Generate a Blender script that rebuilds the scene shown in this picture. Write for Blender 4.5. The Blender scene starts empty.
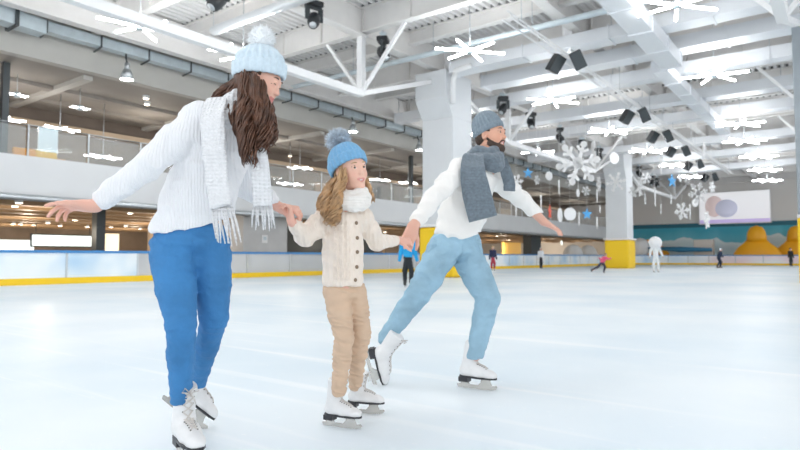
import bpy, math, random
import numpy as np
from mathutils import Vector, Matrix
rnd = random.Random(7)
COL = bpy.context.scene.collection
# world axes: x runs along the rink (away and to the right), y towards the gallery side, z up
H_EYE, FPX, PITCH = .88, 600.0, math.atan(32/600)
RV, FV, ZV = Vector((.6, -.8, 0)), Vector((.8, .6, 0)), Vector((0, 0, 1))
YAW = math.atan2(-.8, .6)
def ray(px, py):
    a, b = (px-400)/FPX, (225-py)/FPX
    f = math.cos(PITCH)-b*math.sin(PITCH); u = math.sin(PITCH)+b*math.cos(PITCH)
    return RV*(a/f)+FV+ZV*(u/f)          # forward component 1
EYE = Vector((0, 0, H_EYE))
def at(px, py, Y): return EYE+ray(px, py)*Y
def on_x(px, py, x): d = ray(px, py); return EYE+d*(x/d.x)
def on_y(px, py, y): d = ray(px, py); return EYE+d*(y/d.y)
def on_z(px, py, z): d = ray(px, py); return EYE+d*((z-H_EYE)/d.z)
# ---------------------------------------------------------------- materials
def mat(name, col, rough=.5, metal=0, emit=0, ecol=None, noise=0, nscale=5, bump=0, bscale=40, alpha=1, spec=.5, trans=0, attr=None, sheen=0, sss=0):
    m = bpy.data.materials.new(name); m.use_nodes = True
    nt = m.node_tree; N = nt.nodes; L = nt.links; p = N['Principled BSDF']
    p.inputs['Base Color'].default_value = (*col, 1); p.inputs['Roughness'].default_value = rough
    p.inputs['Metallic'].default_value = metal; p.inputs['Alpha'].default_value = alpha
    p.inputs['Specular IOR Level'].default_value = spec; p.inputs['Transmission Weight'].default_value = trans
    if sheen: p.inputs['Sheen Weight'].default_value = sheen
    if sss:
        p.inputs['Subsurface Weight'].default_value = sss; p.inputs['Subsurface Radius'].default_value = (.012, .005, .003); p.inputs['Subsurface Scale'].default_value = 1
    if emit:
        p.inputs['Emission Color'].default_value = (*(ecol or col), 1); p.inputs['Emission Strength'].default_value = emit
    src = None
    if attr:
        a = N.new('ShaderNodeAttribute'); a.attribute_name = attr; src = a.outputs['Color']
        L.new(src, p.inputs['Base Color'])
    tc = N.new('ShaderNodeTexCoord')
    if noise:
        n = N.new('ShaderNodeTexNoise'); n.inputs['Scale'].default_value = nscale; n.inputs['Detail'].default_value = 5
        L.new(tc.outputs['Object'], n.inputs['Vector'])
        mp = N.new('ShaderNodeMapRange'); mp.inputs[1].default_value = .3; mp.inputs[2].default_value = .7
        mp.inputs[3].default_value = 1-noise; mp.inputs[4].default_value = 1+noise*.5
        L.new(n.outputs['Fac'], mp.inputs[0])
        mx = N.new('ShaderNodeVectorMath'); mx.operation = 'SCALE'
        if src: L.new(src, mx.inputs[0])
        else: mx.inputs[0].default_value = col
        L.new(mp.outputs[0], mx.inputs['Scale']); L.new(mx.outputs[0], p.inputs['Base Color'])
    if bump:
        n = N.new('ShaderNodeTexNoise'); n.inputs['Scale'].default_value = bscale; n.inputs['Detail'].default_value = 4
        L.new(tc.outputs['Object'], n.inputs['Vector'])
        b = N.new('ShaderNodeBump'); b.inputs['Strength'].default_value = bump; b.inputs['Distance'].default_value = .01
        L.new(n.outputs['Fac'], b.inputs['Height']); L.new(b.outputs[0], p.inputs['Normal'])
    return m
def ramp_mat(name, stops, scale, rough=.5, detail=2, stretch=(1, 1, 1), axis=None, lo=0, hi=1, distort=0, emit=0):
    m = mat(name, (1, 1, 1), rough); nt = m.node_tree; N = nt.nodes; L = nt.links; p = N['Principled BSDF']
    tc = N.new('ShaderNodeTexCoord'); mp = N.new('ShaderNodeMapping'); mp.inputs['Scale'].default_value = stretch
    L.new(tc.outputs['Object'], mp.inputs['Vector'])
    n = N.new('ShaderNodeTexNoise'); n.inputs['Scale'].default_value = scale; n.inputs['Detail'].default_value = detail
    L.new(mp.outputs[0], n.inputs['Vector']); out = n.outputs['Fac']
    if axis is not None:
        s = N.new('ShaderNodeSeparateXYZ'); L.new(tc.outputs['Object'], s.inputs[0])
        r = N.new('ShaderNodeMapRange'); r.inputs[1].default_value = lo; r.inputs[2].default_value = hi
        L.new(s.outputs[axis], r.inputs[0])
        a = N.new('ShaderNodeMath'); a.operation = 'MULTIPLY_ADD'; L.new(n.outputs['Fac'], a.inputs[0]); a.inputs[1].default_value = distort
        L.new(r.outputs[0], a.inputs[2]); a2 = N.new('ShaderNodeMath'); a2.operation = 'SUBTRACT'; L.new(a.outputs[0], a2.inputs[0]); a2.inputs[1].default_value = distort*.5
        out = a2.outputs[0]
    cr = N.new('ShaderNodeValToRGB'); e = cr.color_ramp.elements
    while len(e) < len(stops): e.new(.5)
    for el, (pos, c) in zip(e, stops): el.position = pos; el.color = (*c, 1)
    L.new(out, cr.inputs[0]); L.new(cr.outputs[0], p.inputs['Base Color'])
    if emit: L.new(cr.outputs[0], p.inputs['Emission Color']); p.inputs['Emission Strength'].default_value = emit
    return m
M = dict(
    white=mat('white_paint', (.86, .86, .86), .5), beam=mat('beam_paint', (.79, .77, .75), .5, noise=.04, nscale=2),
    deck=mat('deck_paint', (.80, .79, .78), .45), galv=mat('galvanised', (.62, .70, .74), .35, .3, noise=.1, nscale=3),
    duct=mat('duct_white', (.78, .80, .83), .35, .1), flex=mat('foil_duct', (.7, .73, .75), .3, .5, bump=.6, bscale=9),
    wallg=mat('wall_grey', (.56, .54, .50), .8, noise=.05, nscale=1), fascia=mat('fascia_paint', (.74, .75, .76), .6, noise=.03, nscale=.7),
    concrete=mat('concrete', (.60, .60, .60), .7, noise=.08, nscale=1.5), black=mat('black_plastic', (.02, .022, .025), .4),
    dark=mat('dark_metal', (.06, .07, .075), .4, .3), yellow=mat('yellow_vinyl', (.95, .62, .01), .45), blue=mat('blue_rail', (.05, .24, .55), .35),
    lamp=mat('tube_lamp', (1, 1, 1), .3, emit=25, ecol=(.97, .99, 1)), lampw=mat('warm_lamp', (1, .9, .75), .3, emit=8, ecol=(1, .86, .66)),
    brown=mat('brown_wall', (.30, .23, .175), .6, noise=.35, nscale=.5), brown2=mat('dark_brown', (.17, .135, .11), .6, noise=.2, nscale=.7),
    wood=mat('wood_baffle', (.50, .33, .19), .5, noise=.15, nscale=2), tan=mat('tan_soffit', (.55, .43, .31), .6, noise=.15, nscale=.6),
    gceil=mat('gallery_ceiling', (.34, .31, .275), .7, noise=.15, nscale=.35), carpet=mat('walkway', (.30, .28, .27), .8),
    glass=mat('rail_glass', (.85, .92, .92), .03, alpha=.16), steel=mat('steel', (.55, .58, .6), .3, .7),
    foam=mat('white_foam', (.95, .95, .95), .6), bluef=mat('blue_foam', (.10, .42, .82), .5), redf=mat('red_foam', (.85, .12, .07), .5),
    string=mat('nylon_string', (.8, .8, .8), .6), orange=mat('orange_fabric', (.92, .42, .02), .6), yinf=mat('yellow_inflatable', (.95, .44, .01), .4),
    reflg=mat('star_reflection', (1, 1, 1), .3, emit=9), gapshade=mat('flute_gap_shade', (.16, .16, .16), .9), signw=mat('light_box', (.9, .95, .95), .4, emit=1.1, ecol=(.9, 1, .98)), col=mat('column_paint', (.72, .74, .76), .55, noise=.03, nscale=1),
    dgrey=mat('steel_column', (.36, .40, .43), .45, .2, noise=.08, nscale=2), pvc=mat('milk_glass', (.80, .82, .84), .25, alpha=.55))
_p = M['foam'].node_tree.nodes['Principled BSDF']; _p.inputs['Subsurface Weight'].default_value = .85; _p.inputs['Subsurface Radius'].default_value = (.12, .12, .12); _p.inputs['Subsurface Scale'].default_value = 1
# ---------------------------------------------------------------- mesh building
class MB:
    def __init__(s): s.v = []; s.f = []; s.sm = []
    def add(s, vs, fs, smooth=False):
        k = len(s.v); s.v += [tuple(p) for p in vs]; s.f += [tuple(i+k for i in f) for f in fs]; s.sm += [smooth]*len(fs); return s
    def box(s, a, b, mtx=None):
        x0, y0, z0 = a; x1, y1, z1 = b
        vs = [Vector(p) for p in ((x0, y0, z0), (x1, y0, z0), (x1, y1, z0), (x0, y1, z0), (x0, y0, z1), (x1, y0, z1), (x1, y1, z1), (x0, y1, z1))]
        if mtx: vs = [mtx @ p for p in vs]
        return s.add(vs, [(0, 3, 2, 1), (4, 5, 6, 7), (0, 1, 5, 4), (1, 2, 6, 5), (2, 3, 7, 6), (3, 0, 4, 7)])
    def bar(s, p, q, w, h=None, up=(0, 0, 1)):
        p, q = Vector(p), Vector(q); d = (q-p); L = d.length; d.normalize(); h = h or w
        u = Vector(up)
        if abs(d.dot(u)) > .98: u = Vector((1, 0, 0))
        sx = d.cross(u).normalized(); u = sx.cross(d)
        return s.box((-w/2, 0, -h/2), (w/2, L, h/2), Matrix.Translation(p) @ Matrix((sx, d, u)).transposed().to_4x4())
    def tube(s, pts, r, n=8, caps=True, smooth=True):
        pts = [Vector(p) for p in pts]; rs = r if hasattr(r, '__len__') else [r]*len(pts)
        vs = []; fs = []; u = None
        for i, p in enumerate(pts):
            t = (pts[min(i+1, len(pts)-1)]-pts[max(i-1, 0)]).normalized()
            if u is None: u = t.orthogonal().normalized()
            u = (u-t*u.dot(t))
            if u.length < 1e-6: u = t.orthogonal()
            u.normalize(); w = t.cross(u)
            for k in range(n):
                a = 2*math.pi*k/n; vs.append(p+(u*math.cos(a)+w*math.sin(a))*rs[i])
        for i in range(len(pts)-1):
            for k in range(n):
                k2 = (k+1) % n; fs.append((i*n+k, i*n+k2, (i+1)*n+k2, (i+1)*n+k))
        if caps: fs += [tuple(range(n-1, -1, -1)), tuple((len(pts)-1)*n+k for k in range(n))]
        return s.add(vs, fs, smooth)
    def lathe(s, prof, n=24, c=(0, 0, 0), sx=1, sy=1, smooth=True, mtx=None):
        vs = []; fs = []
        for r, z in prof:
            for k in range(n):
                a = 2*math.pi*k/n; p = Vector((r*math.cos(a)*sx, r*math.sin(a)*sy, z))
                vs.append((mtx @ p if mtx else p)+Vector(c))
        for i in range(len(prof)-1):
            for k in range(n):
                k2 = (k+1) % n; fs.append((i*n+k, i*n+k2, (i+1)*n+k2, (i+1)*n+k))
        fs += [tuple(range(n-1, -1, -1)), tuple((len(prof)-1)*n+k for k in range(n))]
        return s.add(vs, fs, smooth)
    def prism(s, poly, z0, z1, mtx=None):
        n = len(poly); vs = [Vector((x, y, z0)) for x, y in poly]+[Vector((x, y, z1)) for x, y in poly]
        if mtx: vs = [mtx @ p for p in vs]
        return s.add(vs, [tuple(range(n-1, -1, -1)), tuple(range(n, 2*n))]+[(i, (i+1) % n, n+(i+1) % n, n+i) for i in range(n)])
    def build(s, name, m, parent=None, bevel=0):
        me = bpy.data.meshes.new(name); me.from_pydata(s.v, [], s.f); me.validate()
        if len(me.polygons) == len(s.sm): me.polygons.foreach_set('use_smooth', s.sm)
        me.materials.append(M[m] if isinstance(m, str) else m)
        o = bpy.data.objects.new(name, me); COL.objects.link(o); o.parent = parent
        if bevel:
            b = o.modifiers.new('bevel', 'BEVEL'); b.width = bevel; b.segments = 2; b.limit_method = 'ANGLE'
        return o
def tag(o, label, cat, group=None, kind=None):
    o['label'] = label; o['category'] = cat
    if group: o['group'] = group
    if kind: o['kind'] = kind
    return o
def thing(name, label, cat, loc=(0, 0, 0), rz=0, group=None):
    o = bpy.data.objects.new(name, None); COL.objects.link(o); o.location = loc; o.rotation_euler = (0, 0, rz); o.empty_display_size = .1
    return tag(o, label, cat, group)
def struct(name, mb, m, **k):
    o = mb.build(name, m, **k); o['kind'] = 'structure'; return o
def kids(o): return [c for c in COL.objects if c.parent == o]
def dup(root, loc=None, rz=None, label=None, group=None, scale=None):
    r = root.copy(); COL.objects.link(r)
    if loc is not None: r.location = loc
    if rz is not None: r.rotation_euler = (root.rotation_euler[0], root.rotation_euler[1], rz)
    if scale: r.scale = (scale,)*3
    if label: r['label'] = label
    if group: r['group'] = group
    for c in kids(root):
        d = c.copy(); COL.objects.link(d); d.parent = r
        for g in kids(c): e = g.copy(); COL.objects.link(e); e.parent = d
    return r
# ================================================================ ICE, FLOOR
ice = mat('ice', (.84, .905, .95), .4, spec=.3)
def ice_nodes(m):
    nt = m.node_tree; N = nt.nodes; L = nt.links; p = N['Principled BSDF']; tc = N.new('ShaderNodeTexCoord')
    def noise(sc, rot, stretch, det=6):
        mp = N.new('ShaderNodeMapping'); mp.inputs['Rotation'].default_value = (0, 0, rot); mp.inputs['Scale'].default_value = stretch
        L.new(tc.outputs['Object'], mp.inputs['Vector'])
        n = N.new('ShaderNodeTexNoise'); n.inputs['Scale'].default_value = sc; n.inputs['Detail'].default_value = det
        L.new(mp.outputs[0], n.inputs['Vector']); return n.outputs['Fac']
    cloud = noise(.35, 0, (1, 1, 1), 4)
    cr = N.new('ShaderNodeValToRGB'); e = cr.color_ramp.elements
    e[0].position, e[0].color = .36, (.74, .835, .90, 1); e[1].position, e[1].color = .64, (.89, .935, .96, 1)
    L.new(cloud, cr.inputs[0]); col = cr.outputs[0]
    h = None
    for sc, rot, st, lo, w in ((2.6, .7, (1, .04, 1), .62, .7), (4.1, -.2, (1, .05, 1), .64, .65), (3.0, 1.5, (1, .03, 1), .62, .6), (5.5, 2.4, (1, .05, 1), .65, .7), (26, .2, (1, .6, 1), .66, .7)):
        f = noise(sc, rot, st, 8)
        r = N.new('ShaderNodeMapRange'); r.inputs[1].default_value = lo; r.inputs[2].default_value = lo+.09; r.inputs[4].default_value = w
        L.new(f, r.inputs[0])
        mx = N.new('ShaderNodeMix'); mx.data_type = 'RGBA'; mx.inputs[7].default_value = (.97, .985, .99, 1)
        L.new(r.outputs[0], mx.inputs[0]); L.new(col, mx.inputs[6]); col = mx.outputs[2]
        if h is None: h = r.outputs[0]
        else:
            a = N.new('ShaderNodeMath'); a.operation = 'ADD'; L.new(h, a.inputs[0]); L.new(r.outputs[0], a.inputs[1]); h = a.outputs[0]
    L.new(col, p.inputs['Base Color'])
    rr = N.new('ShaderNodeMapRange'); rr.inputs[3].default_value = .42; rr.inputs[4].default_value = .7; L.new(h, rr.inputs[0]); L.new(rr.outputs[0], p.inputs['Roughness'])
    b = N.new('ShaderNodeBump'); b.inputs['Strength'].default_value = .25; b.inputs['Distance'].default_value = .004
    L.new(h, b.inputs['Height']); L.new(b.outputs[0], p.inputs['Normal'])
ice_nodes(ice)
struct('floor', MB().box((-12, -12, -.1), (75, 21, 0)), ice)
struct('floor', MB().box((-12, 21, -.1), (82, 47, -.004)).box((75, -12, -.1), (82, 21, -.004)), 'carpet')
# ================================================================ RINK BARRIER
def path_pts():
    P = [Vector((x, 20.6)) for x in np.arange(-8, 65.9, 2.46)]
    c = Vector((66, 12.6)); P += [c+8*Vector((math.sin(a), math.cos(a))) for a in np.linspace(0, math.pi/2, 7)]
    P += [Vector((74, y)) for y in np.arange(10, -11, -2.6)]
    return P
PP = path_pts()
pl_white = ramp_mat('board_print', [(.35, (.50, .70, .88)), (.55, (.86, .93, .97)), (.7, (.95, .97, .98))], .5, .3, 2)
pl_far = ramp_mat('far_board_print', [(.2, (.62, .80, .92)), (.45, (.93, .95, .97)), (.62, (.93, .70, .74)), (.75, (.95, .92, .92))], .16, .3, 2)
bar_t = thing('rink_barrier', 'low rink barrier with blue top rail and yellow kick strip round the ice', 'barrier', (0, 0, 0))
def seg_panel(i0, i1, z0, z1, th, m, name, off=0):
    mb = MB()
    for i in range(i0, i1):
        a, b = PP[i], PP[i+1]; d = (b-a).normalized(); n = Vector((-d.y, d.x))
        q = [a+n*off, b+n*off, b+n*(off+th), a+n*(off+th)]
        mb.prism([(v.x, v.y) for v in q], z0, z1)
    return mb.build(name, m, bar_t)
NP = len(PP)-1
seg_panel(0, NP, 0.005, .21, .09, 'yellow', 'kick_strip', -.02)
seg_panel(0, NP, 1.01, 1.10, .10, 'blue', 'top_rail', -.03)
for i in range(NP):
    px0 = PP[i].x
    m = pl_white if (PP[i].x < 10.3 or PP[i].x > 33) else 'pvc'
    if i > 34: m = pl_far
    seg_panel(i, i+1, .21, 1.03, .04, m, 'panel')
    a = PP[i]; MB().box((a.x-.03, a.y-.02 if i < 31 else a.y-.03, .21), (a.x+.03, a.y+.05, 1.03)).build('post', 'steel', bar_t)
# ================================================================ LEFT BUILDING
N0 = 23.0
X0, X1 = -6, 80.6
struct('wall_left', MB().box((X0, N0, 3.08), (X1, N0+.35, 4.43)), 'fascia')
struct('floor', MB().box((X0, N0+.35, 3.75), (X1, 47, 3.95)), 'carpet').name = 'gallery_floor'
struct('ceiling', MB().box((X0, N0+.35, 3.15), (X1, 47, 3.3)), 'brown2')
struct('wall_left', MB().box((X0, N0, 7.95), (X1, N0+.4, 12)), 'wallg')
struct('ceiling', MB().box((X0, N0+.4, 7.95), (X1, 32, 8.1)), 'gceil')
struct('wall_left', MB().box((X0, 31, 3.95), (X1, 31.3, 7.0)), 'brown')
struct('trim_1', MB().box((X0, 30.2, 6.95), (X1, 31, 7.25)), 'tan')
struct('trim_1', MB().box((X0, 30.8, 7.25), (X1, 31.3, 7.95)), 'brown2')
struct('wall_left', MB().box((X0, 46, 0), (X1, 46.3, 3.15)), 'brown')
# gallery ceiling ribs, lighter streaks
for k, x in enumerate(np.arange(-2, 78, 6.5)):
    struct('trim_2', MB().box((x, N0+.6, 7.78), (x+.35, 31, 7.95)), 'wallg')
for y in (26.2, 28.6):
    struct('trim_2', MB().box((X0, y, 7.80), (X1, y+.5, 7.95)), 'gceil')
# ground floor wood baffles
for y in np.arange(25.5, 45, 2.4):
    struct('trim_3', MB().box((X0, y, 2.88), (X1, y+.55, 3.15)), 'wood')
struct('trim_4', MB().box((X0, N0+.02, 3.0), (X1, N0+.5, 3.08)), 'steel')
# pipe under the balcony
pipe = MB().tube([(X0, 22.75, 2.93), (X1-1, 22.75, 2.93)], .11, 14)
tag(pipe.build('service_pipe', 'steel'), 'long silver pipe under the balcony front', 'pipe')
# ground floor shop fronts
def block(name, px0, px1, n, z0, z1, depth, m, label, cat, py=245, group=None):
    a = on_y(px0, py, n).x; b = on_y(px1, py, n).x
    t = tag(MB().box((a, n, z0), (b, n+depth, z1)).build(name, m), label, cat, group); return t
block('concrete_pier', 243, 287, 23.6, 0, 3.12, 1.0, 'concrete', 'wide pale concrete pier under the balcony between woman and girl', 'pier')
block('concrete_pier', 96, 105, 25.0, 0, 3.12, .4, 'dark', 'narrow dark pillar right of the long lit sign', 'pillar')
block('concrete_pier', 531, 541, 23.8, 0, 3.12, .8, 'dark', 'dark square pillar under the balcony beside the small lit plate', 'pillar')
block('concrete_pier', 366, 374, 25, 0, 3.12, .5, 'dark', 'dark pillar under the balcony just right of the girl', 'pillar')
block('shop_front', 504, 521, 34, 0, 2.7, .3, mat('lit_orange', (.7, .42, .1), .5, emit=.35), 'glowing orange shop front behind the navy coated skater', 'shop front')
block('shop_front', 150, 232, 36, 0, 2.6, .3, 'tan', 'tan shop front behind the woman under the balcony', 'shop front')
block('shop_front', 283, 330, 30, 0, 2.9, .3, 'dark', 'dark glazed shop front under the balcony left of the girl', 'shop front')
block('shop_front', 385, 402, 33, 0, 2.7, .3, 'tan', 'tan shop front seen between the girl and the column', 'shop front')
a, b = on_y(33, 240, 38), on_y(94, 240, 38)
t = thing('light_sign', 'long glowing white sign board hanging under the balcony', 'sign', ((a.x+b.x)/2, 38, 1.55))
w = (b.x-a.x)/2
MB().box((-w, 0, 0), (w, .12, .62)).build('sign_face', 'signw', t); MB().box((-w-.08, .12, -.08), (w+.08, .2, .7)).build('sign_frame', 'dark', t)
for q in (-w+.2, w-.2): MB().tube([(q, .16, .7), (q, .16, 1.58)], .02, 6).build('hanger', 'dark', t)
a = on_y(265, 239, 23.55)
t = thing('wall_plate', 'small pale plate on the wide concrete pier', 'sign', (a.x, 23.58, a.z))
MB().box((-.18, -.02, -.2), (.18, 0, .2)).build('plate', 'white', t); MB().box((-.1, -.03, -.05), (.1, -.02, .12)).build('symbol', 'galv', t)
a = on_y(562, 241, 30)
tag(MB().box((a.x-.15, 30, a.z-.5), (a.x+.15, 30.1, a.z+.5)).build('lit_plate', 'signw'), 'small upright glowing plate right of the dark square pillar', 'sign')
a = on_y(12, 244, 40)
t = thing('kiosk_screen', 'pale rounded screen at far left above the barrier', 'screen', (a.x, 40, 0))
MB().lathe([(.0, 0), (.7, 0), (.7, .05), (.0, .05)]).build('base', 'dark', t)
MB().box((-1.2, -.1, .9), (1.2, .1, 1.9)).build('display', 'signw', t, .08); MB().box((-.1, -.05, .05), (.1, .05, .9)).build('pole', 'steel', t)
a = on_y(111, 240, 36)
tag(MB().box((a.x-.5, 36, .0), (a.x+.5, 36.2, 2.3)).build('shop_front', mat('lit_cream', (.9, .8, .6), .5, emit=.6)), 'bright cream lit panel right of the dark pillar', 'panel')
# mannequins / blurred bright round domes behind far barrier
for px, c in ((572, 'left'), (587, 'right')):
    a = on_y(px, 250, 22.3)
    tag(MB().lathe([(0, 0), (.95, 0), (1.0, .6), (.97, 1.2), (.8, 1.7), (.45, 2.05), (0, 2.15)], 24, (a.x, 22.2, 0)).build('clear_dome', mat('dome_film', (.8, .84, .87), .3, alpha=.6)),
        'translucent rounded dome behind the barrier, the %s of two' % c, 'dome')
# downlights
DL = [(19, 197), (15, 206), (13, 227), (34, 225), (48, 223), (75, 220), (87, 230), (111, 227), (130, 213), (126, 226), (160, 222), (178, 228), (225, 214), (497, 236), (509, 240), (539, 238), (300, 222), (318, 232), (345, 228), (385, 232), (20, 236), (60, 233), (140, 234)]
d0 = None
for i, (px, py) in enumerate(DL):
    p = on_z(px, py, 2.86)
    if p.y > 44 or p.y < 23.6:
        p = on_y(px, py, 40 if p.y > 44 else 24.2)
    loc = (p.x, p.y, 2.86)
    if d0 is None:
        d0 = thing('downlight', 'small round recessed downlight glowing in the ceiling under the balcony', 'ceiling light', loc, 0, 'downlights under the balcony')
        MB().lathe([(.07, -.02), (.12, -.02), (.14, .0), (.14, .3), (.07, .3)], 14).build('housing', 'white', d0)
        MB().lathe([(0, -.03), (.11, -.03), (.11, -.021), (0, -.021)], 14).build('lens', 'lampw', d0)
    else: dup(d0, loc)
# gallery: balustrade panels, posts
bx = list(np.arange(0.5, 78, 2.1))
b0 = None
for i, x in enumerate(bx):
    if b0 is None:
        b0 = thing('glass_balustrade', 'clear glass balustrade panel with steel posts along the balcony edge', 'balustrade', (x, N0+.12, 4.43), 0, 'glass balustrade panels on the balcony')
        MB().box((.06, -.01, .02), (2.04, .01, 1.05)).build('glass_panel', 'glass', b0)
        MB().box((0, -.03, 0), (.05, .03, 1.1)).build('post', 'steel', b0)
        MB().tube([(0, 0, 1.12), (2.1, 0, 1.12)], .022, 8).build('handrail', 'steel', b0)
    else: dup(b0, (x, N0+.12, 4.43))
for px, lab in ((3, 'tall dark post at the left end of the gallery opening'), (238, 'tall dark post of the gallery right of the woman'), (410, 'tall dark post of the gallery just left of the big column')):
    x = on_y(px, 120, 24.5).x
    tag(MB().box((x-.11, 24.3, 3.95), (x+.11, 24.55, 7.95)).build('gallery_post', 'dark'), lab, 'post')
for px, dz, w_ in ((386, 2.5, .9), (278, 2.1, .5), (150, 1.9, .6), (452, 2.2, .6), (540, 2.3, 1.1)):
    a = on_y(px, 160, 30)
    tag(MB().box((a.x-w_, 29.8, 3.95), (a.x+w_, 30.2, 3.95+dz)).build('display_case', 'brown2', bevel=.03), 'dark display case at the back of the gallery %s' %
        {386: 'right of the girl', 278: 'between woman and girl', 150: 'beside the woman\'s shoulder', 452: 'behind the man', 540: 'above the man\'s right hand side'}[px], 'case')
for px, py, c in ((262, 160, 'tan'), (330, 150, 'wood'), (425, 165, 'wood'), (505, 180, 'tan')):
    a = on_y(px, py, 30.9)
    tag(MB().box((a.x-1.6, 30.85, 4.3), (a.x+1.6, 30.98, 6.3)).build('wall_panel', c), 'tan panel on the gallery back wall %s' % {262: 'above the joined hands', 330: 'behind the girl\'s hat', 425: 'by the big column', 505: 'behind the man'}[px], 'panel')
# lounge seats in the gallery
s0 = None
for px, py, m, lab in ((28, 147, 'orange', 'orange lounge chair behind the balcony glass, leftmost'), (50, 150, 'yellow', 'yellow lounge chair behind the balcony glass, under the screen'), (60, 151, 'orange', 'orange lounge chair behind the balcony glass, rightmost'), (256, 168, 'yellow', 'yellow lounge chair on the balcony right of the woman')):
    yy = 26.2 if px == 60 else 24.6; p = on_y(px, py, yy)
    t = thing('lounge_chair', lab, 'chair', (p.x, yy, 3.95), 0, 'lounge chairs on the balcony')
    MB().box((-.4, -.35, .25), (.4, .35, .48)).build('seat', m, t, .06); MB().box((-.4, .25, .45), (.4, .42, 1.05)).build('backrest', m, t, .06)
    for sx in (-.35, .35):
        MB().box((sx-.07, -.33, .45), (sx+.07, .3, .68)).build('armrest', m, t, .04)
        for sy in (-.28, .28): MB().tube([(sx, sy, 0), (sx, sy, .26)], .02, 6).build('leg', 'dark', t)
a = on_y(48, 139, 24.9)
t = thing('info_screen', 'pale blue upright screen standing behind the balcony glass', 'screen', (a.x, 24.9, 3.95))
MB().box((-.35, -.04, .9), (.35, .04, 1.95)).build('display', mat('pale_screen', (.5, .62, .68), .3, emit=.35), t); MB().box((-.04, .04, 0), (.04, .1, 1)).build('pole', 'dark', t)
MB().box((-.3, -.1, 0), (.3, .3, .04)).build('base', 'dark', t)
# ================================================================ FAR WALL
XF = 80.6
struct('wall_far', MB().box((XF, -12, 0), (XF+.4, 47, 12)), mat('far_wall_grey', (.82, .80, .77), .8))
mural = mat('mural_teal', (1, 1, 1), .6)
def mural_nodes(m):
    nt = m.node_tree; N = nt.nodes; L = nt.links; p = N['Principled BSDF']; tc = N.new('ShaderNodeTexCoord'); s = N.new('ShaderNodeSeparateXYZ')
    L.new(tc.outputs['Object'], s.inputs[0])
    n = N.new('ShaderNodeTexNoise'); n.inputs['Scale'].default_value = .22; n.inputs['Detail'].default_value = 3
    c = N.new('ShaderNodeCombineXYZ'); L.new(s.outputs[1], c.inputs[0]); L.new(c.outputs[0], n.inputs['Vector'])
    a = N.new('ShaderNodeMath'); a.operation = 'MULTIPLY_ADD'; L.new(n.outputs['Fac'], a.inputs[0]); a.inputs[1].default_value = -4.5; L.new(s.outputs[2], a.inputs[2])
    r = N.new('ShaderNodeMapRange'); r.inputs[1].default_value = -.3; r.inputs[2].default_value = 1.9; L.new(a.outputs[0], r.inputs[0])
    cr = N.new('ShaderNodeValToRGB'); e = cr.color_ramp.elements
    e[0].position, e[0].color = .2, (.70, .86, .92, 1); e[1].position, e[1].color = .42, (.80, .91, .95, 1)
    x = e.new(.47); x.color = (.16, .58, .72, 1); x = e.new(1); x.color = (.07, .46, .62, 1)
    L.new(r.outputs[0], cr.inputs[0]); L.new(cr.outputs[0], p.inputs['Base Color'])
mural_nodes(mural)
struct('trim_5', MB().box((XF-.12, -12, 0), (XF, 22.9, 4.5)), mural)
struct('trim_6', MB().box((XF-.2, -12, 4.5), (XF, 22.9, 5.0)), mat('teal_band', (.02, .16, .23), .5))
a, b = on_x(700, 222, XF-.4), on_x(770, 219, XF-.4)
zt = on_x(735, 192, XF-.4).z; zb = on_x(735, 222.5, XF-.4).z
t = thing('projection_screen', 'big white projection screen with purple lower edge on the far wall', 'screen', (XF-.35, (a.y+b.y)/2, zb))
w = abs(a.y-b.y)/2
scr = ramp_mat('screen_picture', [(.0, (.50, .42, .70)), (.10, (.50, .42, .70)), (.13, (.78, .78, .82)), (1, (.84, .85, .87))], .3, .4, axis=2, lo=0, hi=zt-zb, distort=.02, emit=.42)
MB().box((-.1, -w, 0), (0, w, zt-zb)).build('picture_sheet', scr, t)
MB().box((0, -w-.15, -.12), (.12, w+.15, zt-zb+.12)).build('frame', 'white', t)
blb = MB(); blb.lathe([(0, 0), (1, 0), (1, .02), (0, .02)], 24, (-.12, w-1.6, 2.0), mtx=Matrix.Rotation(-math.pi/2, 4, 'Y') @ Matrix.Diagonal((1.3, 1.0, 1, 1)))
blb.build('pink_patch', mat('pink_picture', (.86, .70, .69), .5, emit=.25), t)
blb = MB(); blb.lathe([(0, 0), (1, 0), (1, .02), (0, .02)], 24, (-.15, w-2.9, 1.7), mtx=Matrix.Rotation(-math.pi/2, 4, 'Y') @ Matrix.Diagonal((1.1, 1.2, 1, 1)))
blb.build('violet_patch', mat('violet_picture', (.66, .68, .84), .5, emit=.25), t)
# inflatable mounds behind the far barrier
def mound(px, scale, lab, m='yinf', x=76.3, head=True):
    p = on_x(px, 250, x); t = thing('inflatable_mound', lab, 'inflatable', (x, p.y, 0))
    MB().lathe([(0, 0), (2.9, 0), (3.1, .5), (3.0, 1.3), (2.5, 1.9), (1.7, 2.4), (1.15, 2.9), (0, 3.1)], 24, sx=.33*scale, sy=.72*scale).build('base', m, t)
    if head: MB().lathe([(0, 2.5), (1.15, 2.6), (1.15, 3.1), (1.02, 3.7), (.7, 4.15), (0, 4.35)], 20, sx=.6*scale, sy=.8*scale).build('top', m, t)
mound(757, 1.05, 'large yellow inflatable mound behind the far barrier under the screen')
mound(797, 1.0, 'yellow inflatable mound at the right edge behind the far barrier', x=78.8)
mound(649, 1.1, 'orange yellow inflatable mound right of the far column', m='orange', head=False, x=78.6)
p = on_x(640, 245, 75.6)
tag(MB().lathe([(0, 0), (.7, .1), (1.1, .7), (1.1, 1.4), (.7, 2.1), (0, 2.3)], 20, (75.6, p.y, .9)).build('white_ball', 'foam'), 'big white ball beside the orange mound right of the far column', 'ball')
MBk = MB().box((-.6, -1.1, 0), (.6, 1.1, 1.2))
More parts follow.
